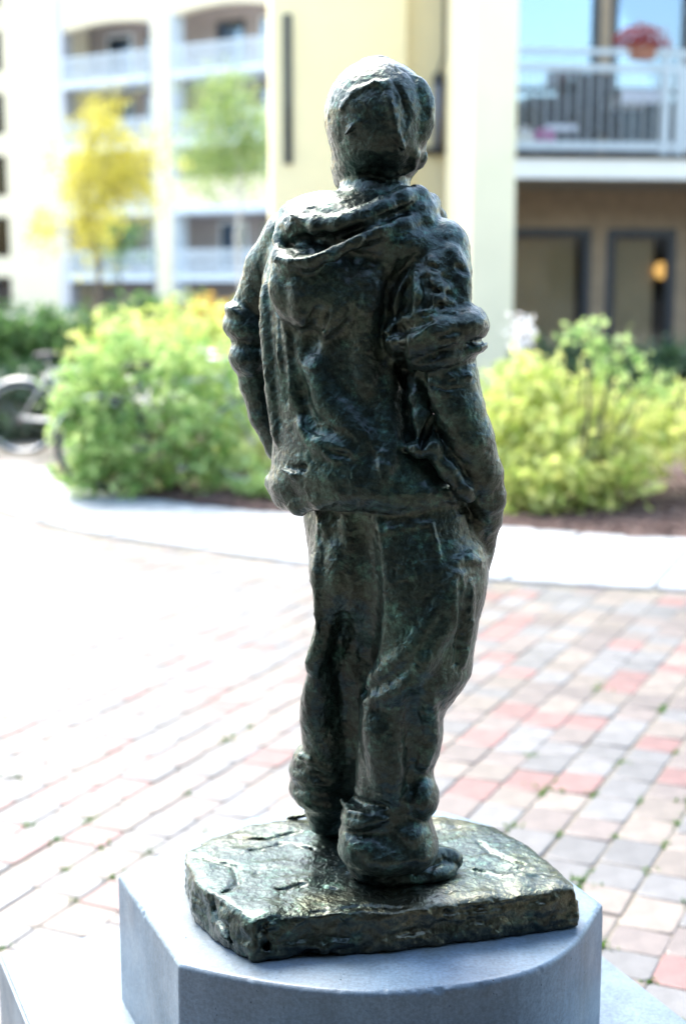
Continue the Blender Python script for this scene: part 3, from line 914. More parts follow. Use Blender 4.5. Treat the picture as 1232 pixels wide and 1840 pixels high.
# jacket side panel pushed back by the arm, with its hem
fd.stroke([(752, 668), (762, 715), (776, 765), (800, 815), (838, 870)], [14, 14, 13, 12, 10], -.3, .003, None, True)
fd.chain([(W(740, 680, 2.015), .010), (W(749, 712, 2.003), .013), (W(758, 752, 1.994), .014), (W(766, 790, 1.986), .015)], .008, JACK)
fd.chain([(W(726, 803, 1.985), .005), (W(750, 806, 1.976), .012), (W(776, 803, 1.974), .014)], .004, JACK)
E(768, 775, 1.975, 10, 40, .018, .004, None, R(-20), 0, True)
fd.chain([(W(778, 808, 1.984), .014), (W(806, 845, 1.982), .0125), (W(832, 880, 1.984), .0115), (W(841, 892, 1.988), .009)], .010, JACK)
# right sleeve folds and cuff openings
fd.stroke([(745, 492), (752, 530), (748, 560)], [6, 9, 6], .2, .005, JACK)
fd.stroke([(775, 470), (785, 520), (780, 560)], [9, 14, 9], .6, .008, JACK)
fd.stroke([(812, 455), (828, 505), (832, 552)], [12, 15, 10], .7, .012, JACK)
fd.stroke([(735, 500), (730, 540), (720, 570)], 9, .1, .005, None, True)
fd.stroke([(764, 498), (768, 535), (765, 562)], 8, .1, .004, None, True)
for q in ((772, 476), (796, 496), (772, 518), (804, 528), (790, 548), (822, 480)):
    fd.stroke([q, (q[0] + 14, q[1] + 8)], 6, .15, .003, None, True)
fd.stroke([(700, 602), (735, 585), (772, 576)], [7, 15, 7], -.1, .002, None, True)
fd.stroke([(694, 612), (720, 614), (745, 606), (782, 582)], [4, 6, 6, 4], .05, .002, CUF2)
fd.stroke([(693, 596), (725, 572), (775, 558), (815, 562)], [4, 6, 7, 6], .05, .002, CUF2)
fd.stroke([(765, 690), (800, 701), (852, 694)], 2.2, .2, .002, None, True)
fd.stroke([(790, 668), (815, 680), (845, 676)], 5, .4, .004, ARM2)
# trouser details
fd.stroke([(664, 958), (700, 952), (768, 940)], [3, 4, 4], .1, .003, POCK)
fd.stroke([(774, 940), (782, 975), (791, 1018)], [4, 5, 3], 0, .003, POCK)
fd.stroke([(664, 962), (672, 1030), (700, 1046), (790, 1022)], [2, 3, 3, 2.5], .6, .004, POCK)
fd.stroke([(795, 1018), (840, 1003), (860, 1010)], [6, 10, 6], .6, .008, TROU)
fd.stroke([(648, 1245), (690, 1208), (740, 1165), (790, 1085), (812, 1030)], [7, 13, 14, 12, 7], .7, .012, TROU)
fd.stroke([(660, 1262), (720, 1238), (775, 1180)], [7, 14, 9], .7, .016, TROU)
fd.stroke([(822, 1040), (800, 1120), (752, 1200)], [9, 15, 9], .75, .014, TROU)
fd.stroke([(842, 1050), (840, 1120), (830, 1190)], [7, 10, 7], .6, .008, TROU)
fd.stroke([(828, 1040), (827, 1120), (818, 1190)], 5, .1, .005, None, True)
fd.stroke([(606, 990), (604, 1060), (588, 1130), (562, 1200)], [9, 15, 14, 9], .75, .016, TROU)
fd.stroke([(646, 940), (650, 1000), (655, 1080), (656, 1160), (648, 1235)], [9, 14, 16, 16, 12], .72, .025, None, True)
fd.stroke([(742, 1260), (746, 1340), (738, 1420)], [9, 14, 9], .7, .02, None, True)
fd.stroke([(772, 1240), (775, 1320), (764, 1372)], [8, 12, 8], .65, .010, TROU)
fd.stroke([(672, 1290), (690, 1350), (700, 1420)], [12, 20, 12], .85, .025, TROU)
fd.stroke([(614, 1438), (630, 1462), (692, 1472)], [4, 7, 5], .05, .003, TCU2)
fd.stroke([(625, 1428), (650, 1444), (692, 1450)], [5, 9, 5], .05, .004, None, True)
fd.stroke([(540, 1358), (560, 1366), (596, 1386)], [6, 9, 6], .3, .005, TCU1)
fd.stroke([(535, 1400), (565, 1396), (590, 1404)], [4, 8, 4], .3, .008, None, True)
fd.stroke([(835, 612), (858, 614), (878, 612)], [4, 6, 6], 0, .003, None, True)
fd.stroke([(790, 606), (815, 596), (845, 600)], [3, 6, 3], .2, .004, None, True)
fd.stroke([(745, 650), (775, 640), (800, 628)], [3, 6, 3], .3, .006, None, True)

V, F, TG = fd.nets()
del fd.D, fd.T
Nn = smooth_n(vnormals(V, F), F, 3)
st = np.array((1, 1, .45))
amp = vnoise(V, 9, 3.1) * .5 + .6
V = V + Nn * ((vnoise(V * st, 18) * .0009 + vnoise(V, 58, 5.0) * .0003 + (1 - np.abs(vnoise(V * st, 40, 9.0)) * 2) * .0004) * amp)[:, None]
Nn = smooth_n(vnormals(V, F), F, 4)
V = facets(V, Nn, .022, .16, 3)
Nn = smooth_n(vnormals(V, F), F, 2)
V = facets(V, Nn, .012, .32, 4)
Nn = vnormals(V, F)
V = V + Nn * (vnoise(V, 170, 1.7) * .0003 + np.minimum(0, vnoise(V, 90, 2.2) + .6) * .004)[:, None]
Nn = vnormals(V, F)
base = np.array((0.05, 2.10, 0.55))
statue = empty('bronze_statue', base)
tag(statue, 'dark green bronze statue of a youth seen from behind, hands in pockets', 'statue')
parts = split_parts(V, F, TG, Nn, base, [(HEAD, 'head', statue), (HAIR, 'hair', HEAD), (JACK, 'jacket', statue), (HOOD, 'hood', JACK), (CUF1, 'sleeve_cuff', JACK), (CUF2, 'sleeve_cuff', JACK),
                                 (ARM1, 'arm', statue), (ARM2, 'arm', statue), (TROU, 'trousers', statue), (POCK, 'back_pocket', TROU), (TCU1, 'trouser_cuff', TROU), (TCU2, 'trouser_cuff', TROU),
                                 (SHO1, 'shoe', statue), (SHO2, 'shoe', statue)], M['bronze'])

# base slab of the statue -------------------------------------------
def poly_sdf(X, Y, poly):
    d = np.full(np.broadcast(X, Y).shape, 1e9); ins = np.zeros(d.shape, bool)
    n = len(poly)
    for i in range(n):
        (x0, y0), (x1, y1) = poly[i], poly[(i + 1) % n]
        ex, ey = x1 - x0, y1 - y0
        u = np.clip(((X - x0) * ex + (Y - y0) * ey) / (ex * ex + ey * ey), 0, 1)
        d = np.minimum(d, np.hypot(X - x0 - u * ex, Y - y0 - u * ey))
        if abs(ey) > 1e-9:
            c = ((y0 > Y) != (y1 > Y)) & (X < ex * (Y - y0) / ey + x0)
            ins ^= c
    return np.where(ins, -d, d)
PLT = 0.55
slab_pts = [(332, 1528), (345, 1580), (395, 1620), (452, 1652), (560, 1640), (700, 1635), (860, 1614), (985, 1599), (1040, 1592), (1030, 1578), (952, 1515), (888, 1482), (800, 1462), (680, 1452), (560, 1462), (450, 1480), (380, 1502)]
poly = [tuple(G(u, v, SLAB_TOP)[:2]) for u, v in slab_pts]
fs = Field((-.30, 1.88, .535), (.40, 2.42, .66), .003)
X, Y, Z = fs.ax[0][:, None, None], fs.ax[1][None, :, None], fs.ax[2][None, None, :]
d2 = poly_sdf(fs.ax[0][:, None], fs.ax[1][None, :], poly)[:, :, None]
P2 = np.stack(np.meshgrid(fs.ax[0], fs.ax[1], indexing='ij'), -1).reshape(-1, 2)
P3 = np.c_[P2, np.zeros(len(P2))]
hgt = (vnoise(P3, 8, .3) * .0035 + vnoise(P3, 30, 4.) * .0010 + np.maximum(0, np.abs(vnoise(P3, 18, 7.)) - .35) * .008).reshape(len(fs.ax[0]), -1)[:, :, None]
edge = vnoise(np.stack(np.meshgrid(*fs.ax, indexing='ij'), -1).reshape(-1, 3) * np.array((1, 1, 1.6)), 22, 2.).reshape(fs.n) * .0045
edge += vnoise(np.stack(np.meshgrid(*fs.ax, indexing='ij'), -1).reshape(-1, 3) * np.array((1, 1, 2.2)), 55, 8.).reshape(fs.n) * .0030
top = SLAB_TOP + hgt - .006 * np.clip((d2 + .03) / .03, 0, 1) ** 2
side = d2 + edge + .003 * np.clip((Z - .60) / .02, 0, 1)
q1, q2 = side, Z - top
k = .005
hh = np.maximum(k - np.abs(q1 - q2), 0) / k
fs.D = (np.maximum(np.maximum(q1, q2) + hh * hh * k / 4, PLT + .002 - Z)).astype(np.float32)
fs.T[:] = 1
for path, r, cv in (([(345, 1535), (420, 1555), (428, 1585), (400, 1610)], 5, True), ([(450, 1530), (520, 1512), (560, 1530)], 4, True), ([(500, 1600), (560, 1585), (600, 1600)], 4, True),
                    ([(850, 1560), (900, 1575), (960, 1572)], 4, False), ([(845, 1500), (880, 1530), (940, 1555)], 4, True), ([(420, 1500), (470, 1510), (540, 1492)], 5, True),
                    ([(560, 1640), (640, 1628), (720, 1630)], 4, True), ([(640, 1690), (760, 1672), (900, 1648)], 5, True), ([(500, 1700), (600, 1700), (690, 1680)], 5, False), ([(800, 1640), (880, 1632), (990, 1615)], 5, True),
                    ([(470, 1665), (480, 1700), (475, 1730)], 6, True), ([(380, 1615), (390, 1650), (420, 1690)], 6, True)):
    fs.stroke(path, r, .1, .004, 1, cv)
fs.cone(W(518, 1470, 2.30) , W(556, 1463, 2.30), .004, .005, .004, 1)
V, F, TG = fs.nets()
Nn = smooth_n(vnormals(V, F), F, 2)
V = facets(V, Nn, .016, np.where(Nn[:, 2] > .6, .12, .55), 8)
Nn = vnormals(V, F)
V = V + Nn * (vnoise(V, 150, 1.2) * .0005 + np.minimum(0, vnoise(V, 60, 6.2) + .6) * .006)[:, None]
V[:, 2] = np.maximum(V[:, 2], PLT + .0015)
Nn = vnormals(V, F)
split_parts(V, F, np.ones(len(V), int), Nn, base, [(1, 'base_slab', statue)], M['bronze_slab'])

# ------------------------------------------------------------------ plinth: block with bowed front and back on a wider step
PLB = 0.32
front = [G(u, v, PLT)[:2] for u, v in ((320, 1733), (400, 1752), (510, 1772), (640, 1785), (760, 1779), (880, 1764), (975, 1740), (1040, 1692), (1083, 1622))]
pts = resample(front, 40).tolist()
Bc, Ac, Dc = np.array(G(212, 1570, PLT)[:2]), np.array(front[0]), np.array(front[-1])
dirs = (Bc - Ac) / np.linalg.norm(Bc - Ac)
E1 = Dc + dirs * np.linalg.norm(Bc - Ac) * 1.02
back = resample([E1, E1 + np.array((-.10, .085)), np.array(((E1[0] + Bc[0]) / 2 + .05, 2.60)), np.array((-.235, 2.455)), Bc], 30).tolist()
ppoly = [tuple(p) for p in pts + back]
fp = Field((-.42, 1.80, .29), (.46, 2.64, .562), .0032)
d2 = poly_sdf(fp.ax[0][:, None], fp.ax[1][None, :], ppoly)[:, :, None]
Z = fp.ax[2][None, None, :]
G3 = np.stack(np.meshgrid(*fp.ax, indexing='ij'), -1).reshape(-1, 3)
wob = vnoise(G3, 9, 1.).reshape(fp.n) * .0007
q1, q2 = d2 + wob, Z - PLT + 0 * d2
cham = (q1 + q2) * .7071 + .0035
chip = (np.maximum(q1, q2) ** 2 + np.minimum(q1, q2) ** 2) ** .5
nz = vnoise(G3, 120, 3.).reshape(fp.n) + .7 * vnoise(G3, 45, 6.).reshape(fp.n) + .5 * vnoise(G3, 9, 2.).reshape(fp.n)
cham = cham + np.clip(nz - .35, 0, 1.2) * .0040
fp.D = np.maximum(np.maximum(np.maximum(q1, q2), cham), PLB - Z - .02).astype(np.float32); fp.T[:] = 1
V, F, TG = fp.nets()
plinth = empty('statue_plinth', (0.03, 2.2, 0))
tag(plinth, 'blue grey concrete plinth with bowed front on a wider step', 'plinth')
pb = np.array((0.03, 2.2, 0))
blk = split_parts(V, F, np.ones(len(V), int), vnormals(V, F), pb, [(1, 'block', plinth)], M['plinth'])[1]
idx = np.unique(F)
sdist = poly_sdf(V[idx, 0], V[idx, 1], poly)
run = np.clip(1 - sdist / .045, 0, 1) * np.clip(.55 + vnoise(V[idx], 26, 4.4) * .7 + vnoise(V[idx], 70, 1.1) * .4, 0, 1)
at = blk.data.attributes.new('stain', 'FLOAT', 'POINT'); at.data.foreach_set('value', run.astype(np.float32))
# step
uv = np.array((-dirs[1], dirs[0])) * -1
uv = np.array((dirs[1], -dirs[0]))
L0 = G(20, 1770, PLB)[:2]; R0 = G(1150, 1768, PLB)[:2]
c0 = (np.array(Ac) + np.array(Dc)) / 2
wl = (L0 - c0) @ uv; wr = (R0 - c0) @ uv
bk = (G(100, 1692, PLB)[:2] - c0) @ dirs
bm = bmesh.new()
vs = []
for z in (0.0, PLB):
    for a, b in ((wl, -.45), (wr, -.45), (wr, bk), (wl, bk)):
        p = c0 + uv * a + dirs * b
        vs.append(bm.verts.new((p[0] - pb[0], p[1] - pb[1], z)))
for f in BOXF: bm.faces.new([vs[i] for i in f])
bmesh.ops.recalc_face_normals(bm, faces=bm.faces[:])
bmesh.ops.bevel(bm, geom=[e for e in bm.edges], offset=.005, segments=2, affect='EDGES')
bm_obj('step', bm, M['plinth'], plinth)

# ================================================================== BUILDINGS
class Frame:
    def __init__(s, loc, ang):
        s.o = np.array(loc, float); s.c, s.s = math.cos(ang), math.sin(ang)
    def hit(s, u, v, y):                # pixel -> local (x, z) on the vertical plane local y
        d = ray(u, v)
        nx, ny = -s.s, s.c
        t = (y - (-s.o[0] * nx - s.o[1] * ny)) / (d[0] * nx + d[1] * ny)
        p = d * t - s.o * (1, 1, 0)
        return p[0] * s.c + p[1] * s.s, CAM_H + d[2] * t
    def x(s, u, y, v=400): return s.hit(u, v, y)[0]
    def z(s, v, y, u=1000): return s.hit(u, v, y)[1]

O1 = W(922, 500, 17.0); O1[2] = 0
A1 = R(6)
f1 = Frame(O1, A1)
near_b = empty('apartment_building', O1, A1)
tag(near_b, 'cream apartment house with a railed balcony over a shaded ground floor', 'building')
H1 = 7.6
xp = f1.x(846, 0)
box('pier', near_b, (xp, 0, 0, 1.72, -.02, H1), M['render_pale'])
YA, YR = 2.0, 2.25                                        # plain wall and the shallow recess beside it
xa0, xa1 = f1.x(490, YA), f1.x(727, YA)
box('wall', near_b, (xa0, xa1, YA, YA + .7, -.02, H1), M['render'])
box('recess_wall', near_b, (xa1 - .05, xp + .3, YR, YR + .5, -.02, H1), M['render'])
sx = f1.x(517, YA, 160)
z0, z1 = f1.z(295, YA, 517), f1.z(25, YA, 517)
sl = box('slit_window', near_b, (sx - .055, sx + .055, YA - .04, YA + .02, z0, z1), M['frame_dark'], .01)
box('pane', sl, (sx - .03, sx + .03, YA - .048, YA - .038, z0 + .05, z1 - .05), M['glass'])
# balcony over the ground floor recess
BD = 1.7
X1 = 4.2
zs0, zs1 = f1.z(320, 0), f1.z(281, 0)
box('balcony_slab', near_b, (0, X1, 0.0, BD + .1, zs0, zs1), M['white_paint'])
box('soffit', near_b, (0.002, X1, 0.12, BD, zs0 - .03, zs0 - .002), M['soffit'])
# ground-floor window wall
zt = f1.z(410, BD); zb = f1.z(650, BD)
def win(x0, x1, z0, z1, y, name, glass, fw=.09, sill=False):
    r = empty(name, (0, 0, 0)); r.parent = near_b
    m = MB(); m.box(x0, x0 + fw, y - .05, y + .05, z0, z1); m.box(x1 - fw, x1, y - .05, y + .05, z0, z1)
    m.box(x0 + fw, x1 - fw, y - .05, y + .05, z1 - fw, z1); m.box(x0 + fw, x1 - fw, y - .05, y + .05, z0, z0 + fw)
    fr = m.build('frame', M['frame_dark'], r)
    box('pane', r, (x0 + fw, x1 - fw, y - .006, y + .006, z0 + fw, z1 - fw), glass)
    return r
xw0, xw1 = f1.x(900, BD), f1.x(1063, BD)
xd0, xd1 = f1.x(1090, BD), f1.x(1216, BD)
w1 = win(xw0, xw1, zb - .1, zt, BD + .05, 'window', M['glass'], .11)
w2 = win(xd0, xd1, .08, zt, BD + .05, 'window', M['glass'], .12)
for (x0, x1, zz, w) in ((xw0 + .12, xw1 - .16, zb + .05, w1), (xd0 + .13, xd1 - .26, .35, w2)):
    m = MB(); z = zz
    while z < zt - .12:
        m.add([(x0, BD + .16, z), (x1, BD + .16, z), (x1, BD + .168, z + .028), (x0, BD + .168, z + .028)], [(0, 1, 2, 3)])
        m.add([(x0, BD + .1625, z), (x1, BD + .1625, z), (x1, BD + .1705, z + .028), (x0, BD + .1705, z + .028)], [(3, 2, 1, 0)])
        z += .030
    b_ = m.build('blind', M['blind'], w)
m = MB()
m.box(-.12, xw0, BD, BD + .12, -.02, zs0 - .03); m.box(xw1, xd0, BD, BD + .12, -.02, zs0 - .03); m.box(xd1, X1, BD, BD + .12, -.02, zs0 - .03)
m.box(xw0, xw1, BD, BD + .12, zt, zs0 - .03); m.box(xd0, xd1, BD, BD + .12, zt, zs0 - .03)
m.box(xw0, xw1, BD, BD + .12, -.02, zb - .1); m.box(xd0, xd1, BD, BD + .12, -.02, .08)
m.build('cladding', M['wood'], near_b)
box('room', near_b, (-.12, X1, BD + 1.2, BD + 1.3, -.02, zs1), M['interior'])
# upper floor window wall
xg0, xg1 = f1.x(905, BD), f1.x(1068, BD); xh0, xh1 = f1.x(1086, BD), f1.x(1226, BD)
zu0, zu1 = zs1 + .04, zs1 + 2.6
u1 = win(xg0, xg1, zu0, zu1, BD + .05, 'window', M['glass_sky_blue'], .10)
u2 = win(xh0, xh1, zu0, zu1, BD + .05, 'window', M['glass_sky_blue'], .10)
m = MB()
m.box(-.12, xg0, BD, BD + .12, zs1, H1); m.box(xg1, xh0, BD, BD + .12, zs1, zu1 + .5); m.box(xh1, X1, BD, BD + .12, zs1, zu1 + .5)
m.box(xg0, xg1, BD, BD + .12, zu1, zu1 + .5); m.box(xh0, xh1, BD, BD + .12, zu1, zu1 + .5)
m.build('upper_cladding', M['wood'], near_b)
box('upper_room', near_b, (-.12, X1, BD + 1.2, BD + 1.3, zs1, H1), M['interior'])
box('upper_wall', near_b, (-.1, X1, BD + .2, 3, zu1 + .5, H1), M['render'])
box('side_pier', near_b, (X1, X1 + 3, 0, 6, -.02, H1), M['render_pale'])
# railing
rail = empty('railing'); rail.parent = near_b
zr0, zr1, zr2 = f1.z(262, .06), f1.z(120, .06), f1.z(92, .06)
box('bottom_rail', rail, (0.0, X1, .03, .09, zr0 - .05, zr0 + .05), M['rail'])
box('middle_rail', rail, (0.0, X1, .03, .09, zr1 - .045, zr1 + .035), M['rail'])
box('top_rail', rail, (0.0, X1, .025, .095, zr2 - .035, zr2 + .035), M['rail'])
bx0 = f1.x(936, .06); xpost = f1.x(1186, .06); xpost2 = f1.x(1212, .06)
nb = 13
bme = None
for q in range(nb):
    x = bx0 + (xpost - bx0) * q / nb
    if bme is None:
        o = box('baluster', rail, (-.009, .009, -.009, .009, zr0 + .05, zr1 - .045), M['rail']); bme = o.data
    else:
        o = link(bpy.data.objects.new('baluster', bme)); o.parent = rail
    o.location = (x, .06, 0)
for x, w in ((xpost, .05), (xpost2, .055)):
    box('post', rail, (x - w, x + w, .02, .10, zs1 - .05, zr1 - .045), M['rail'])
    box('post', rail, (x - .03, x + .03, .03, .09, zr1 + .035, zr2 - .035), M['rail'])
box('screen_panel', rail, (xpost2 + .055, X1, .045, .07, zr0 + .05, zr1 - .045), M['rail'])
# solid black strip standing in for the gutter shadow line under the railing
box('shadow_strip', near_b, (0.0, X1, -.03, 0.02, zs1 - .02, zs1 + .03), M['black_metal'])

# balcony things ----------------------------------------------------
def worldpt(fr, x, y, z): return (fr.o[0] + x * fr.c - y * fr.s, fr.o[1] + x * fr.s + y * fr.c, z)
def leaf_cloud(mb, pts, size, spread=1.0, up=.4):
    for p in pts:
        n = Vector((random.gauss(0, 1), random.gauss(0, 1), random.gauss(up, .8))).normalized()
        t = n.orthogonal().normalized(); t.rotate(Matrix.Rotation(random.uniform(0, 6.28), 3, n)); b = n.cross(t)
        l = size * random.uniform(.45, 1.5); w = l * random.uniform(.4, .55)
        p = Vector(p); f_ = n * l * .12
        mb.add([p - t * l * .5, p - b * w * .5 - f_ * .2 + t * l * .05, p + t * l * .5 - f_, p + b * w * .5 - f_ * .2 + t * l * .05, p + f_ * .3], [(0, 1, 4), (1, 2, 4), (2, 3, 4), (3, 0, 4)])

def planter(name, label, cat, u, v, y, w, h, leafmat, potmat, nleaf, lsize, rad):
    x, z = f1.hit(u, v, y)
    e = empty(name, worldpt(f1, x, y, z), A1); tag(e, label, cat)
    m = MB(); n = 14
    prof = [(.72, 0), (.9, .7), (1.0, .72), (1.0, 1.0), (.9, 1.0), (.86, .9)]
    vs, fs_ = [], []
    for pr, pz in prof:
        for q in range(n):
            a = 2 * math.pi * q / n
            vs.append((math.cos(a) * w / 2 * pr, math.sin(a) * min(w / 2, .11) * pr, pz * h))
    for r_ in range(len(prof) - 1):
        for q in range(n): fs_.append((r_ * n + q, r_ * n + (q + 1) % n, (r_ + 1) * n + (q + 1) % n, (r_ + 1) * n + q))
    fs_.append(tuple(range(n - 1, -1, -1))); fs_.append(tuple((len(prof) - 1) * n + q for q in range(n)))
    m.add(vs, fs_); m.build('pot', potmat, e)
    lm = MB(); P = []
    for _ in range(nleaf):
        d = Vector((random.gauss(0, 1), random.gauss(0, 1), abs(random.gauss(0, 1)))).normalized() * random.random() ** .4
        P.append((d.x * rad[0], d.y * rad[1], h * .9 + d.z * rad[2]))
    leaf_cloud(lm, P, lsize)
    lm.build('foliage', leafmat, e)
    return e
planter('planter', 'red flowering plant in a terracotta pot on the balcony rail', 'potted plant', 1152, 108, .06, .40, .16, M['leaf_red'], M['terracotta'], 330, .075, (.38, .17, .27))
planter('planter', 'white flowers in a pot at the balcony corner', 'potted plant', 938, 262, .28, .26, .10, M['petal_white'], M['white_paint'], 200, .05, (.13, .12, .16))
planter('planter', 'pink flower ball in a low pot behind the balcony railing', 'potted plant', 976, 263, .30, .26, .06, M['petal_pink'], M['terracotta'], 220, .05, (.16, .14, .16))

def sofa(u0, u1, vt, y, label):
    x0, x1 = f1.x(u0, y, 200), f1.x(u1, y, 200); zt_ = f1.z(vt, y)
    z0 = zs1
    e = empty('wicker_sofa', worldpt(f1, (x0 + x1) / 2, y, z0), A1); tag(e, label, 'sofa')
    w = (x1 - x0) / 2; h = zt_ - z0
    box('seat', e, (-w + .08, w - .08, -.30, .22, .22, .36), M['wicker'], .03)
    box('backrest', e, (-w, w, .222, .34, .05, h), M['wicker'], .03)
    for s_ in (-1, 1):
        xa, xb_ = sorted((s_ * w, s_ * (w - .078)))
        box('armrest', e, (xa, xb_, -.30, .218, .05, h * .75), M['wicker'], .02)
    box('cushion', e, (-w + .12, w - .12, -.26, .19, .362, .44), M['fabric_pale'], .03)
    for sx_ in (-1, 1):
        for sy_ in (-.24, .26): box('leg', e, (sx_ * (w - .1) - .02, sx_ * (w - .1) + .02, sy_ - .02, sy_ + .02, 0, .215), M['wicker'])
    return e
sofa(955, 1045, 168, .95, 'dark wicker sofa with pale cushion behind the balcony railing')
# table with pale cloth
x0, x1 = f1.x(1095, .9, 200), f1.x(1178, .9, 200); zt_ = f1.z(158, .9)
e = empty('balcony_table', worldpt(f1, (x0 + x1) / 2, .9, zs1), A1)
tag(e, 'small dark balcony table with a pale cloth hanging over it', 'table')
w = (x1 - x0) / 2; h = zt_ - zs1
box('tabletop', e, (-w, w, -.3, .3, h - .06, h - .025), M['wicker'], .01)
for sx_ in (-1, 1):
    for sy_ in (-1, 1): box('leg', e, (sx_ * (w - .05) - .02, sx_ * (w - .05) + .02, sy_ * .25 - .02, sy_ * .25 + .02, 0, h - .062), M['wicker'])
bm = bmesh.new()
ng = 16
grid = [[None] * (ng + 1) for _ in range(ng + 1)]
for a in range(ng + 1):
    for b in range(ng + 1):
        px, py = (a / ng - .5) * 2 * (w * .9), (b / ng - .5) * .75
        drop = max(0, abs(py) - .30) * 2.6
        grid[a][b] = bm.verts.new((px, max(-.315, min(.315, py)), h - .018 - drop + .006 * math.sin(a * 2.3) * (drop > 0)))
for a in range(ng):
    for b in range(ng): bm.faces.new((grid[a][b], grid[a + 1][b], grid[a + 1][b + 1], grid[a][b + 1]))
tc_ = bm_obj('tablecloth', bm, M['fabric_pale'], None, True)
tc_.location = worldpt(f1, (x0 + x1) / 2, .9, zs1); tc_.rotation_euler = (0, 0, A1)
tag(tc_, 'pale blue white cloth lying on the balcony table', 'tablecloth')
# cushion chair right of the table
x0, x1 = f1.x(1045, 1.3, 200), f1.x(1100, 1.3, 200)
e = empty('balcony_chair', worldpt(f1, (x0 + x1) / 2, 1.25, zs1), A1)
tag(e, 'dark high backed balcony chair between the sofa and the table', 'chair')
w = (x1 - x0) / 2 + .06; h = f1.z(128, 1.3) - zs1
box('seat', e, (-w, w, -.25, .2, .40, .46), M['wicker'], .01)
box('backrest', e, (-w, w, .205, .25, .42, h), M['wicker'], .015)
for sx_ in (-1, 1):
    for sy_ in (-.22, .22): box('leg', e, (sx_ * (w - .03) - .02, sx_ * (w - .03) + .02, sy_ - .02, sy_ + .02, 0, .398), M['wicker'])

# lit pendant lamp inside the ground-floor window
lx, lz = f1.hit(1186, 486, BD + .12)
e = empty('pendant_lamp', worldpt(f1, lx, BD + .115, lz), A1)
tag(e, 'glowing orange pendant lamp behind the ground floor window', 'lamp')
bm = bmesh.new(); bmesh.ops.create_uvsphere(bm, u_segments=20, v_segments=12, radius=.10)
for v_ in bm.verts: v_.co.y *= .3; v_.co.z *= 1.15
bm_obj('shade', bm, M['lamp_glow'], e, True)
MB().tube([(0, 0, .12), (0, 0, zt - lz - .03)], .006).build('cable', M['black_metal'], e)

# wall lamp on the recessed wall
lx, lzb = f1.hit(786, 276, YR - .10); lzt = f1.z(128, YR - .10, 786)
e = empty('wall_lamp', worldpt(f1, lx, YR - .10, lzb), A1)
tag(e, 'grey tubular wall lamp with dark cap beside the statue head', 'lamp')
hh_ = lzt - lzb
def cyl(r, z0, z1, n=16, r2=None):
    m = MB(); m.tube([(0, 0, z0), (0, 0, z1)], [r, r2 or r], n); return m
M['lamp_tube'] = simple('lamp_tube', (0.17, 0.175, 0.19), 0.5, 0.08, 8)
cyl(.075, .09, hh_ - .16).build('tube', M['lamp_tube'], e, True)
cyl(.09, hh_ - .158, hh_ - .02, 16, .055).build('cap', M['black_metal'], e)
m = cyl(.10, .02, .088); m.tube([(0, 0, .05), (-.2, .02, .03)], .035); m.box(-.24, .10, .06, .098, -.01, .05); m.build('bracket', M['black_metal'], e)
MB().tube([(0, 0, hh_ - .03), (.04, 0, hh_ + .10), (.085, .06, hh_ + .20), (.085, .08, hh_ + 1.6)], .018).build('conduit', M['black_metal'], e)

# unseen building added behind viewer to shade statue and paving; shows in panes
rear = empty('added_shade_building', (0, -2.6, 0)); tag(rear, kind='structure')
m = MB()
for q in range(-6, 6):
    x = q * 3.2
    m.box(x, x + 1.0, -3, 0, -.05, 6.0); m.box(x + 1.0, x + 3.2, -3, 0, -.05, .9); m.box(x + 1.0, x + 3.2, -3, 0, 2.4, 3.7); m.box(x + 1.0, x + 3.2, -3, 0, 5.1, 6.0)
m.build('wall', M['shade_wall'], rear)
for q in range(-6, 6):
    for z0 in (.9, 3.7):
        x = q * 3.2 + 1.0
        w = box('window', rear, (x, x + 2.2, -.25, -.2, z0, z0 + (1.5 if z0 < 1 else 1.4)), M['frame_dark'])
        box('pane', w, (x + .1, x + 2.1, -.195, -.185, z0 + .1, z0 + 1.3), M['glass'])
box('added_eaves', rear, (-20, 20, -3.2, .4, 6.002, 6.25), M['shade_wall'])
box('added_shade_roof', rear, (-9, 9, .01, 3.4, 3.0, 3.25), M['shade_wall'])  # unseen roof added to shade the statue's back and the plinth face
for x in (-8.6, -5.6, -2.6, 2.6, 5.6, 8.6): box('shade_roof_post', rear, (x - .1, x + .1, 3.0, 3.2, -.05, 2.998), M['shade_wall'])

# far building -------------------------------------------------------
P0 = W(104, 480, 64.0); P1 = W(490, 480, 57.5)
A2 = math.atan2(P1[1] - P0[1], P1[0] - P0[0])
P0[2] = 0
f2 = Frame(P0, A2)
far_b = empty('balcony_apartment_block', P0, A2)
tag(far_b, 'pale cream apartment block with stacked balconies behind the yellow tree', 'building')
H2 = 17.0
z_ = lambda v, u=130: f2.z(v, 0, u)
x_ = lambda u, v=300: f2.x(u, 0, v)
c0a, c0b = x_(104), x_(121)
c1a, c1b = x_(277), x_(316)
c2a = x_(488)
flo = [z_(505), z_(391), z_(277), z_(161)]        # undersides of the balcony slabs
st_h = (flo[3] - flo[0]) / 3
DEP = 2.2
m = MB()
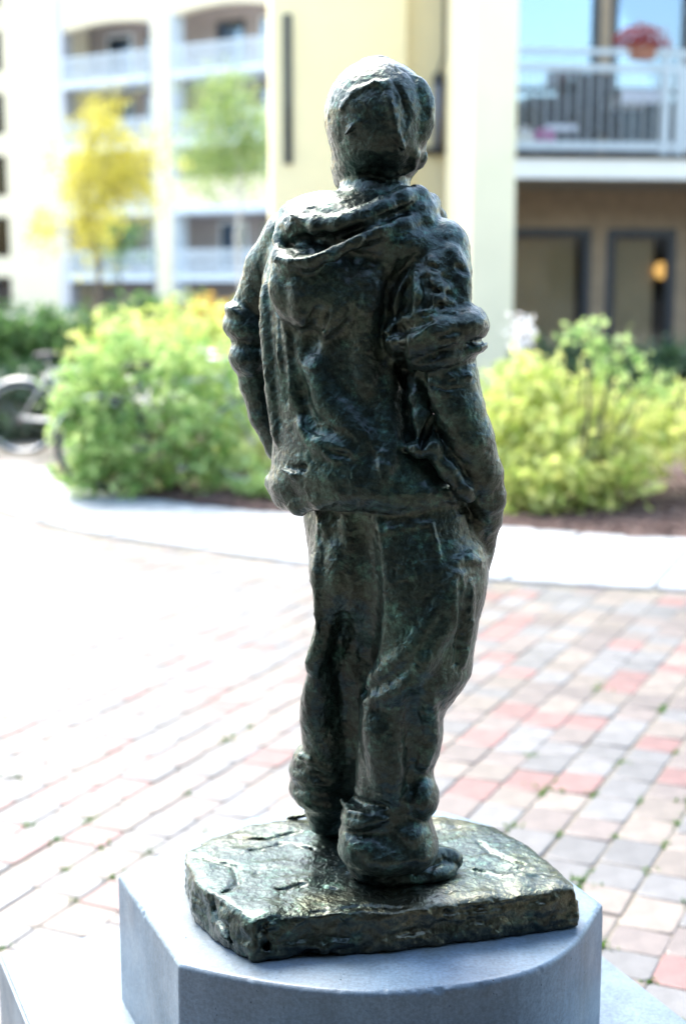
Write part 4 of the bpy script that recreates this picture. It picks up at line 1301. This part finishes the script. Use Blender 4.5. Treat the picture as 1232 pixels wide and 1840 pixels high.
# left flank wall with a column of windows punched out
wx0, wx1 = x_(-28), x_(13)
m.box(-14, wx0, 0, 8, -.1, H2); m.box(wx1, c0a, 0, 8, -.1, H2)
wz = []
for n_ in range(-1, 5):
    a, b = flo[0] + st_h * n_ + 1.1, flo[0] + st_h * n_ + 2.95
    wz.append((a, b))
zprev = -.1
for a, b in wz:
    if a > zprev: m.box(wx0, wx1, 0, 8, zprev, a)
    zprev = max(b, zprev)
m.box(wx0, wx1, 0, 8, zprev, H2)
m.build('flank_wall', M['far_wall'], far_b)
for a, b in wz:
    if b < 0: continue
    a = max(a, .2)
    w = box('window', far_b, (wx0 + .02, wx1 - .02, .25, .30, a, b), M['frame_dark'])
    box('pane', w, (wx0 + .12, wx1 - .12, .235, .248, a + .1, b - .1), M['glass'])
box('column', far_b, (c0a, c0b, -.05, .5, -.1, H2 - 3), M['grey_metal'])
box('column', far_b, (c1a + .18, c1b - .18, -.17, .7, -.1, z_(45)), M['far_wall'])
box('column_trim', far_b, (c1a, c1b, -.05, .7, -.1, z_(45)), M['far_white'])
box('column', far_b, (c2a, c2a + 1.2, -.15, .7, -.1, H2), M['far_wall'])
box('rear_wall', far_b, (c0b - .6, c2a + 2, DEP, DEP + .3, -.1, H2), M['brown_wall'])
# parapet with two shallow arches
def arch(xa, xb, zend, ztop):
    vs, fs_ = [], []
    n = 18
    for q in range(n + 1):
        s_ = q / n; x = xa + (xb - xa) * s_; zz = zend + (ztop - zend) * (1 - (2 * s_ - 1) ** 2)
        vs += [(x, 0, zz), (x, 0, H2), (x, .5, zz), (x, .5, H2)]
    for q in range(n):
        a = q * 4; b = a + 4
        fs_ += [(a, b, b + 1, a + 1), (a + 2, a + 3, b + 3, b + 2), (a, a + 2, b + 2, b)]
    return obj_from('arched_parapet', vs, fs_, M['far_wall'], far_b)
zA0, zA1 = f2.z(62, 0, 120), f2.z(38, 0, 200)
arch(c0a, c1a + (c1b - c1a) / 2, zA0, zA1)
arch(c1a + (c1b - c1a) / 2, c2a + .3, zA0 + .1, zA1 + .15)
for bi, (xa, xb) in enumerate(((c0b, c1a), (c1b, c2a))):
    for n_, zf in enumerate(flo):
        sb = box('balcony_slab', far_b, (xa, xb, -.25, DEP, zf, zf + .32), M['far_white'])
        solid = (bi == 1 and n_ == 1)
        rl = empty('railing'); rl.parent = far_b
        if solid:
            box('parapet', rl, (xa, xb, -.25, -.05, zf + .322, zf + 1.45), M['far_wall'])
        else:
            box('top_rail', rl, (xa, xb, -.22, -.15, zf + 1.22, zf + 1.30), M['far_white'])
            box('bottom_rail', rl, (xa, xb, -.22, -.15, zf + .40, zf + .46), M['far_white'])
            nb_ = int((xb - xa) / .14)
            mbb = MB()
            for q in range(nb_ + 1):
                x = xa + (xb - xa) * q / nb_
                mbb.box(x - .028, x + .028, -.20, -.17, zf + .462, zf + 1.218)
            o = mbb.build('balusters', M['far_white'], rl); o['kind'] = 'stuff'
        # doors and windows in the rear wall
        wd = (xb - xa)
        for a, b, kk in ((.12, .42, 0), (.58, .92, 1)):
            w = box('window', far_b, (xa + wd * a, xa + wd * b, DEP - .06, DEP - .005, zf + .4, zf + 2.55), M['far_white'] if (bi + n_ + kk) % 2 else M['frame_dark'])
            box('pane', w, (xa + wd * a + .12, xa + wd * b - .12, DEP - .075, DEP - .063, zf + .55, zf + 2.42), M['glass_sky_blue'])

# ================================================================== VEGETATION
def shrub(name, label, base_pt, lobes, nleaf, lsize, leafm, cat='shrub', stem_n=9, group=None, seed=0, shell=.45):
    random.seed(1000 + seed)
    e = empty(name, base_pt); tag(e, label, cat, group)
    sm = MB(); lm = MB(); P = []
    per = [max(.05, l[3] * l[4] * l[5]) ** (2 / 3) for l in lobes]
    tot = sum(per)
    for (cx, cy, cz, rx, ry, rz), w in zip(lobes, per):
        k = int(nleaf * w / tot)
        ncl = max(3, k // 14)
        for _ in range(ncl):
            d = Vector((random.gauss(0, 1), random.gauss(0, 1), random.gauss(0, 1))).normalized()
            r_ = shell + (1 - shell) * random.random() ** .5
            r_ *= random.uniform(.86, 1.14)
            c = Vector((cx + d.x * rx * r_, cy + d.y * ry * r_, cz + d.z * rz * r_))
            if c.z < .03: c.z = random.uniform(.03, .12)
            out = (d + Vector((0, 0, .5))).normalized()
            for q in range(14):
                s_ = q / 14
                P.append(c + out * (s_ - .4) * lsize * 3.2 + Vector((random.gauss(0, .6), random.gauss(0, .6), random.gauss(0, .5))) * lsize)
            if random.random() < .35:
                sm.tube([c - out * lsize * 2.5, c + out * lsize * 1.5], [.004, .002], 4)
    leaf_cloud(lm, P, lsize)
    for q in range(stem_n):
        l = random.choice(lobes)
        tip = Vector((l[0] + random.uniform(-.6, .6) * l[3], l[1] + random.uniform(-.6, .6) * l[4], l[2] + random.uniform(-.2, .7) * l[5]))
        b0 = Vector((tip.x * .25, tip.y * .25, -.02)); mid = b0.lerp(tip, .5) + Vector((random.uniform(-.06, .06), random.uniform(-.06, .06), .05))
        sm.tube([b0, mid, tip], [.012, .008, .003], 5)
    sm.build('stems', M['bark'], e)
    lm.build('foliage', leafm, e)
    return e
def lob(base_pt, items):
    """items: (u, v, Y, half width px, half height px, depth m)"""
    o = []
    for u, v, Y, hu, hv, dy in items:
        p = W(u, v, Y); k_ = mpp(u, v, Y)
        o.append((p[0] - base_pt[0], p[1] - base_pt[1], p[2] - base_pt[2], hu * k_, dy, hv * k_))
    return o
bz = .05
b = (-1.30, 10.0, bz)
shrub('leafy_shrub', 'large light green leafy shrub beside the parked bicycles', b, lob(b, [(280, 735, 9.9, 130, 105, .38), (190, 705, 9.95, 62, 75, .25), (255, 835, 9.9, 95, 50, .25), (335, 655, 10.2, 90, 65, .4), (185, 790, 9.8, 48, 55, .2), (360, 805, 9.9, 75, 70, .25), (225, 640, 10.1, 60, 45, .3), (410, 750, 10.2, 70, 100, .3), (150, 745, 9.9, 42, 42, .18), (160, 845, 9.85, 36, 26, .12)]), 5200, .088, M['leaf_lime'], seed=1, stem_n=18, shell=.3)
b = (-.70, 11.3, bz)
shrub('leafy_shrub', 'pale yellow green shrub behind the left sleeve of the statue', b, lob(b, [(435, 700, 11.3, 75, 115, .45), (400, 610, 11.6, 90, 45, .4), (300, 610, 12.0, 90, 42, .4), (200, 620, 12.0, 60, 36, .4), (450, 800, 11.0, 50, 80, .3)]), 3800, .085, M['leaf_yellowgreen'], seed=2, stem_n=10)
b = (-.52, 9.75, bz)
shrub('low_plant', 'low bright green plant at the kerb left of the statue hip', b, lob(b, [(468, 880, 9.7, 42, 36, .2), (500, 895, 9.6, 30, 24, .15)]), 900, .05, M['leaf_lime'], 'plant', seed=3, stem_n=5)
b = (1.75, 9.6, bz)
shrub('leafy_shrub', 'broad yellow green shrub spreading right of the statue over brown mulch', b, lob(b, [(985, 780, 9.6, 115, 90, .5), (1090, 785, 9.7, 125, 75, .45), (1210, 775, 9.9, 110, 70, .45), (950, 715, 9.8, 60, 65, .35), (960, 868, 9.2, 85, 44, .3), (1070, 848, 9.3, 85, 48, .3), (895, 805, 9.6, 50, 95, .35)]), 6200, .084, M['leaf_yellowgreen'], seed=4, stem_n=16, shell=.3)
b = (1.55, 9.2, bz)
shrub('arching_shrub', 'arching green sprays rising above the yellow shrub near the patio door', b, lob(b, [(1048, 590, 9.4, 16, 14, .06), (1068, 612, 9.4, 20, 18, .07), (1090, 640, 9.4, 24, 20, .08), (1100, 665, 9.4, 26, 18, .08), (1150, 690, 9.5, 40, 24, .12), (1175, 672, 9.5, 16, 18, .08), (1120, 730, 9.5, 60, 36, .2)]), 300, .07, M['leaf_lime'], 'plant', seed=5, stem_n=12)
b = (2.05, 11.2, bz)
shrub('flowering_plant', 'white flowering plant against the cream pier', b, lob(b, [(943, 598, 11.2, 16, 20, .12), (935, 650, 11.2, 18, 40, .15)]), 300, .055, M['petal_white'], 'plant', seed=6, stem_n=6)
b = (4.2, 15.2, bz)
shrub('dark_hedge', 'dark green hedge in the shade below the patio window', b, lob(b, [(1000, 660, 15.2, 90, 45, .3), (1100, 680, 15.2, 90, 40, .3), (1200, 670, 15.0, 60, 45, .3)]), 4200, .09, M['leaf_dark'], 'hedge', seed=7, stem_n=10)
b = (-3.3, 13.9, -.02)
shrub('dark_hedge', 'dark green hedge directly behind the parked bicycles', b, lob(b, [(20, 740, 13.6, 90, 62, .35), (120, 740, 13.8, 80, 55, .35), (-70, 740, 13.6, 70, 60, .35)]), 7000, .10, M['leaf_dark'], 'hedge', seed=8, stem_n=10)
b = (-5.2, 22.0, -.02)
shrub('clipped_hedge', 'mid green clipped hedge before the far apartment block', b, lob(b, [(30, 620, 22, 80, 48, .5), (130, 622, 22, 60, 46, .5), (240, 612, 22, 70, 46, .5), (330, 602, 22, 60, 44, .5), (-40, 620, 22, 50, 48, .5)]), 9000, .15, M['leaf_green'], 'hedge', seed=9, stem_n=10)
b = (-2.2, 21.0, -.02)
shrub('golden_shrub', 'orange yellow shrub at the statue left shoulder near the far block', b, lob(b, [(375, 580, 21, 46, 42, .4), (410, 600, 21, 40, 40, .4)]), 1500, .075, M['leaf_orange'], seed=10, stem_n=8)

def tree(name, label, base_pt, trunk_h, lobes, nleaf, lsize, leafm, bark, seed, r0=.07):
    random.seed(2000 + seed)
    e = empty(name, base_pt); tag(e, label, 'tree')
    tm = MB()
    top = max(l[2] for l in lobes)
    pts = [Vector((0, 0, -.05))]; n = 7
    for q in range(1, n + 1): pts.append(Vector((random.gauss(0, .03) * q, random.gauss(0, .03) * q, top * q / n)))
    tm.tube(pts, [r0 * (1 - .8 * q / n) for q in range(n + 1)], 8)
    P = []; lm = MB()
    for (cx, cy, cz, rx, ry, rz) in lobes:
        s_ = pts[min(n, max(2, int((cz - rz) / top * n)))]
        tip = Vector((cx, cy, cz)); mid = s_.lerp(tip, .5) + Vector((0, 0, .12))
        tm.tube([s_, mid, tip], [r0 * .4, r0 * .25, r0 * .1], 6)
        for _ in range(7):
            d = Vector((random.gauss(0, 1) * rx, random.gauss(0, 1) * ry, random.gauss(.3, .8) * rz)) * .6
            tm.tube([tip.lerp(mid, random.random() * .6), tip + d], [r0 * .12, r0 * .04], 4)
    w = [l[3] * l[5] for l in lobes]; tot = sum(w)
    for l, ww in zip(lobes, w):
        for _ in range(int(nleaf * ww / tot / 16)):
            d = Vector((random.gauss(0, .55), random.gauss(0, .55), random.gauss(0, .55)))
            c = Vector((l[0] + d.x * l[3], l[1] + d.y * l[4], l[2] + d.z * l[5]))
            for q in range(16): P.append(c + Vector((random.gauss(0, 1), random.gauss(0, 1), random.gauss(-.3, 1))) * lsize * 1.5)
    leaf_cloud(lm, P, lsize)
    tm.build('trunk', bark, e); lm.build('crown', leafm, e)
    return e
b = W(172, 560, 30.0); b[2] = -.02
tree('yellow_tree', 'slender tree with bright yellow autumn leaves before the balconies', b, 4, lob(b, [(190, 215, 30, 40, 40, .4), (195, 280, 30, 75, 55, .6), (200, 340, 30, 75, 45, .6), (150, 330, 30, 35, 60, .5), (245, 310, 30, 32, 60, .5), (165, 410, 30, 40, 50, .5), (85, 410, 30, 26, 34, .4)]), 7500, .095, M['leaf_gold'], M['bark'], 1)
b = W(215, 560, 33.0); b[2] = -.02
tree('small_green_tree', 'small olive green tree low behind the yellow tree', b, 3, lob(b, [(210, 440, 33, 50, 36, .5), (205, 395, 33, 45, 25, .5)]), 1300, .085, M['leaf_green'], M['bark'], 2, .05)
b = W(432, 560, 36.0); b[2] = -.02
tree('green_tree', 'light green birch tree before the right hand balconies', b, 5, lob(b, [(408, 165, 36, 46, 40, .6), (390, 220, 36, 64, 52, .7), (452, 245, 36, 48, 60, .6), (420, 295, 36, 76, 44, .7), (355, 290, 36, 38, 42, .5)]), 6500, .11, M['leaf_birch'], M['bark_pale'], 3)
random.seed(77)

# ================================================================== BICYCLES
def bicycle(loc, heading, label, lean=.06):
    e = empty('bicycle', loc, heading); e.rotation_euler = (lean, 0, heading); tag(e, label, 'bicycle', 'bicycles parked by the shrubs')
    Rw = .34; ra, fa, bb = Vector((0, 0, Rw)), Vector((1.06, 0, Rw)), Vector((.44, 0, .29))
    st_, hd0, hd1 = Vector((.27, 0, .76)), Vector((.87, 0, .80)), Vector((.92, 0, .62))
    m = MB()
    for a, b_, r_ in ((bb, st_, .016), (st_, hd0, .017), (bb, hd1, .018), (hd0, hd1, .02)): m.tube([a, b_], r_, 10)
    for s_ in (-1, 1):
        o = Vector((0, .035 * s_, 0))
        m.tube([st_ + o * .4, ra + o], .009, 8); m.tube([bb + o * .6, ra + o], .010, 8)
    m.build('frame', M['bike_silver'], e, True)
    m = MB()
    m.tube([hd1, hd1 + Vector((.02, 0, -.05))], .022, 8)
    for s_ in (-1, 1): m.tube([hd1 + Vector((.02, .03 * s_, -.05)), fa + Vector((-.02, .045 * s_, .06)), fa + Vector((0, .045 * s_, 0))], .010, 8)
    m.build('fork', M['bike_silver'], e, True)
    for c in (ra, fa):
        w = empty('wheel'); w.parent = e; w.location = c
        ring = lambda rr, n_=40: [(math.cos(2 * math.pi * q / n_) * rr, 0, math.sin(2 * math.pi * q / n_) * rr) for q in range(n_)]
        MB().tube(ring(Rw - .018), .018, 8, True).build('tyre', M['rubber'], w, True)
        MB().tube(ring(Rw - .042), .011, 6, True).build('rim', M['chrome'], w, True)
        sp = MB()
        for q in range(28):
            a = 2 * math.pi * q / 28; s_ = .025 if q % 2 else -.025
            sp.tube([(math.cos(a + .3 * (1 if q % 4 < 2 else -1)) * .022, s_, math.sin(a + .3) * .022), (math.cos(a) * (Rw - .05), 0, math.sin(a) * (Rw - .05))], .0013, 4)
        sp.tube([(0, -.045, 0), (0, .045, 0)], .022, 10)
        sp.build('spokes', M['chrome'], w)
        g = MB(); arc = [(math.cos(R(a)) * (Rw + .018), math.sin(R(a)) * (Rw + .018)) for a in range(20 if c is ra else 50, 200 if c is ra else 165, 8)]
        vs = []
        for x, z in arc: vs += [(x, -.026, z - .008), (x, 0, z + .008), (x, .026, z - .008)]
        fs_ = []
        for q in range(len(arc) - 1):
            for k_ in (0, 1): fs_.append((q * 3 + k_, q * 3 + k_ + 1, q * 3 + k_ + 4, q * 3 + k_ + 3))
        gm = obj_from('mudguard', vs, fs_, M['bike_silver'], e, True); gm.location = c
        sol = gm.modifiers.new('thickness', 'SOLIDIFY'); sol.thickness = .003
    m = MB(); m.tube([st_, st_ + Vector((-.03, 0, .12))], .013, 8); m.build('seat_post', M['chrome'], e, True)
    bm = bmesh.new(); bmesh.ops.create_uvsphere(bm, u_segments=16, v_segments=10, radius=1)
    for v_ in bm.verts:
        x = v_.co.x; v_.co.x = x * .13; v_.co.y *= .075 * (1 - .65 * max(0, x)); v_.co.z *= .035
    sd_ = bm_obj('saddle', bm, M['rubber'], e, True); sd_.location = st_ + Vector((-.02, 0, .14))
    m = MB(); top = hd0 + Vector((-.02, 0, .14))
    m.tube([hd0, top], .012, 8); m.tube([top + Vector((-.14, -.29, .03)), top + Vector((0, -.2, .02)), top + Vector((.05, 0, 0)), top + Vector((0, .2, .02)), top + Vector((-.14, .29, .03))], .011, 8)
    m.build('handlebar', M['chrome'], e, True)
    m = MB(); m.tube([(bb.x + math.cos(2 * math.pi * q / 24) * .09, -.05, bb.z + math.sin(2 * math.pi * q / 24) * .09) for q in range(24)], .005, 6, True)
    m.tube([bb + Vector((0, -.08, 0)), bb + Vector((0, .08, 0))], .02, 8)
    m.tube([bb + Vector((0, -.075, 0)), bb + Vector((.12, -.075, -.11))], .009, 6); m.tube([bb + Vector((0, .075, 0)), bb + Vector((-.12, .075, .11))], .009, 6)
    m.box(bb.x + .07, bb.x + .17, -.16, -.08, bb.z - .125, bb.z - .10); m.box(bb.x - .17, bb.x - .07, .08, .16, bb.z + .10, bb.z + .125)
    m.build('crankset', M['grey_metal'], e)
    return e
p = G(43, 818, -.03)
bicycle((p[0], p[1], -.028), R(6), 'silver bicycle with rear wheel and mudguard showing left of the shrub')
p = G(188, 884, .04)
bicycle((p[0], p[1], .045), R(14), 'second bicycle mostly hidden inside the large light green shrub')
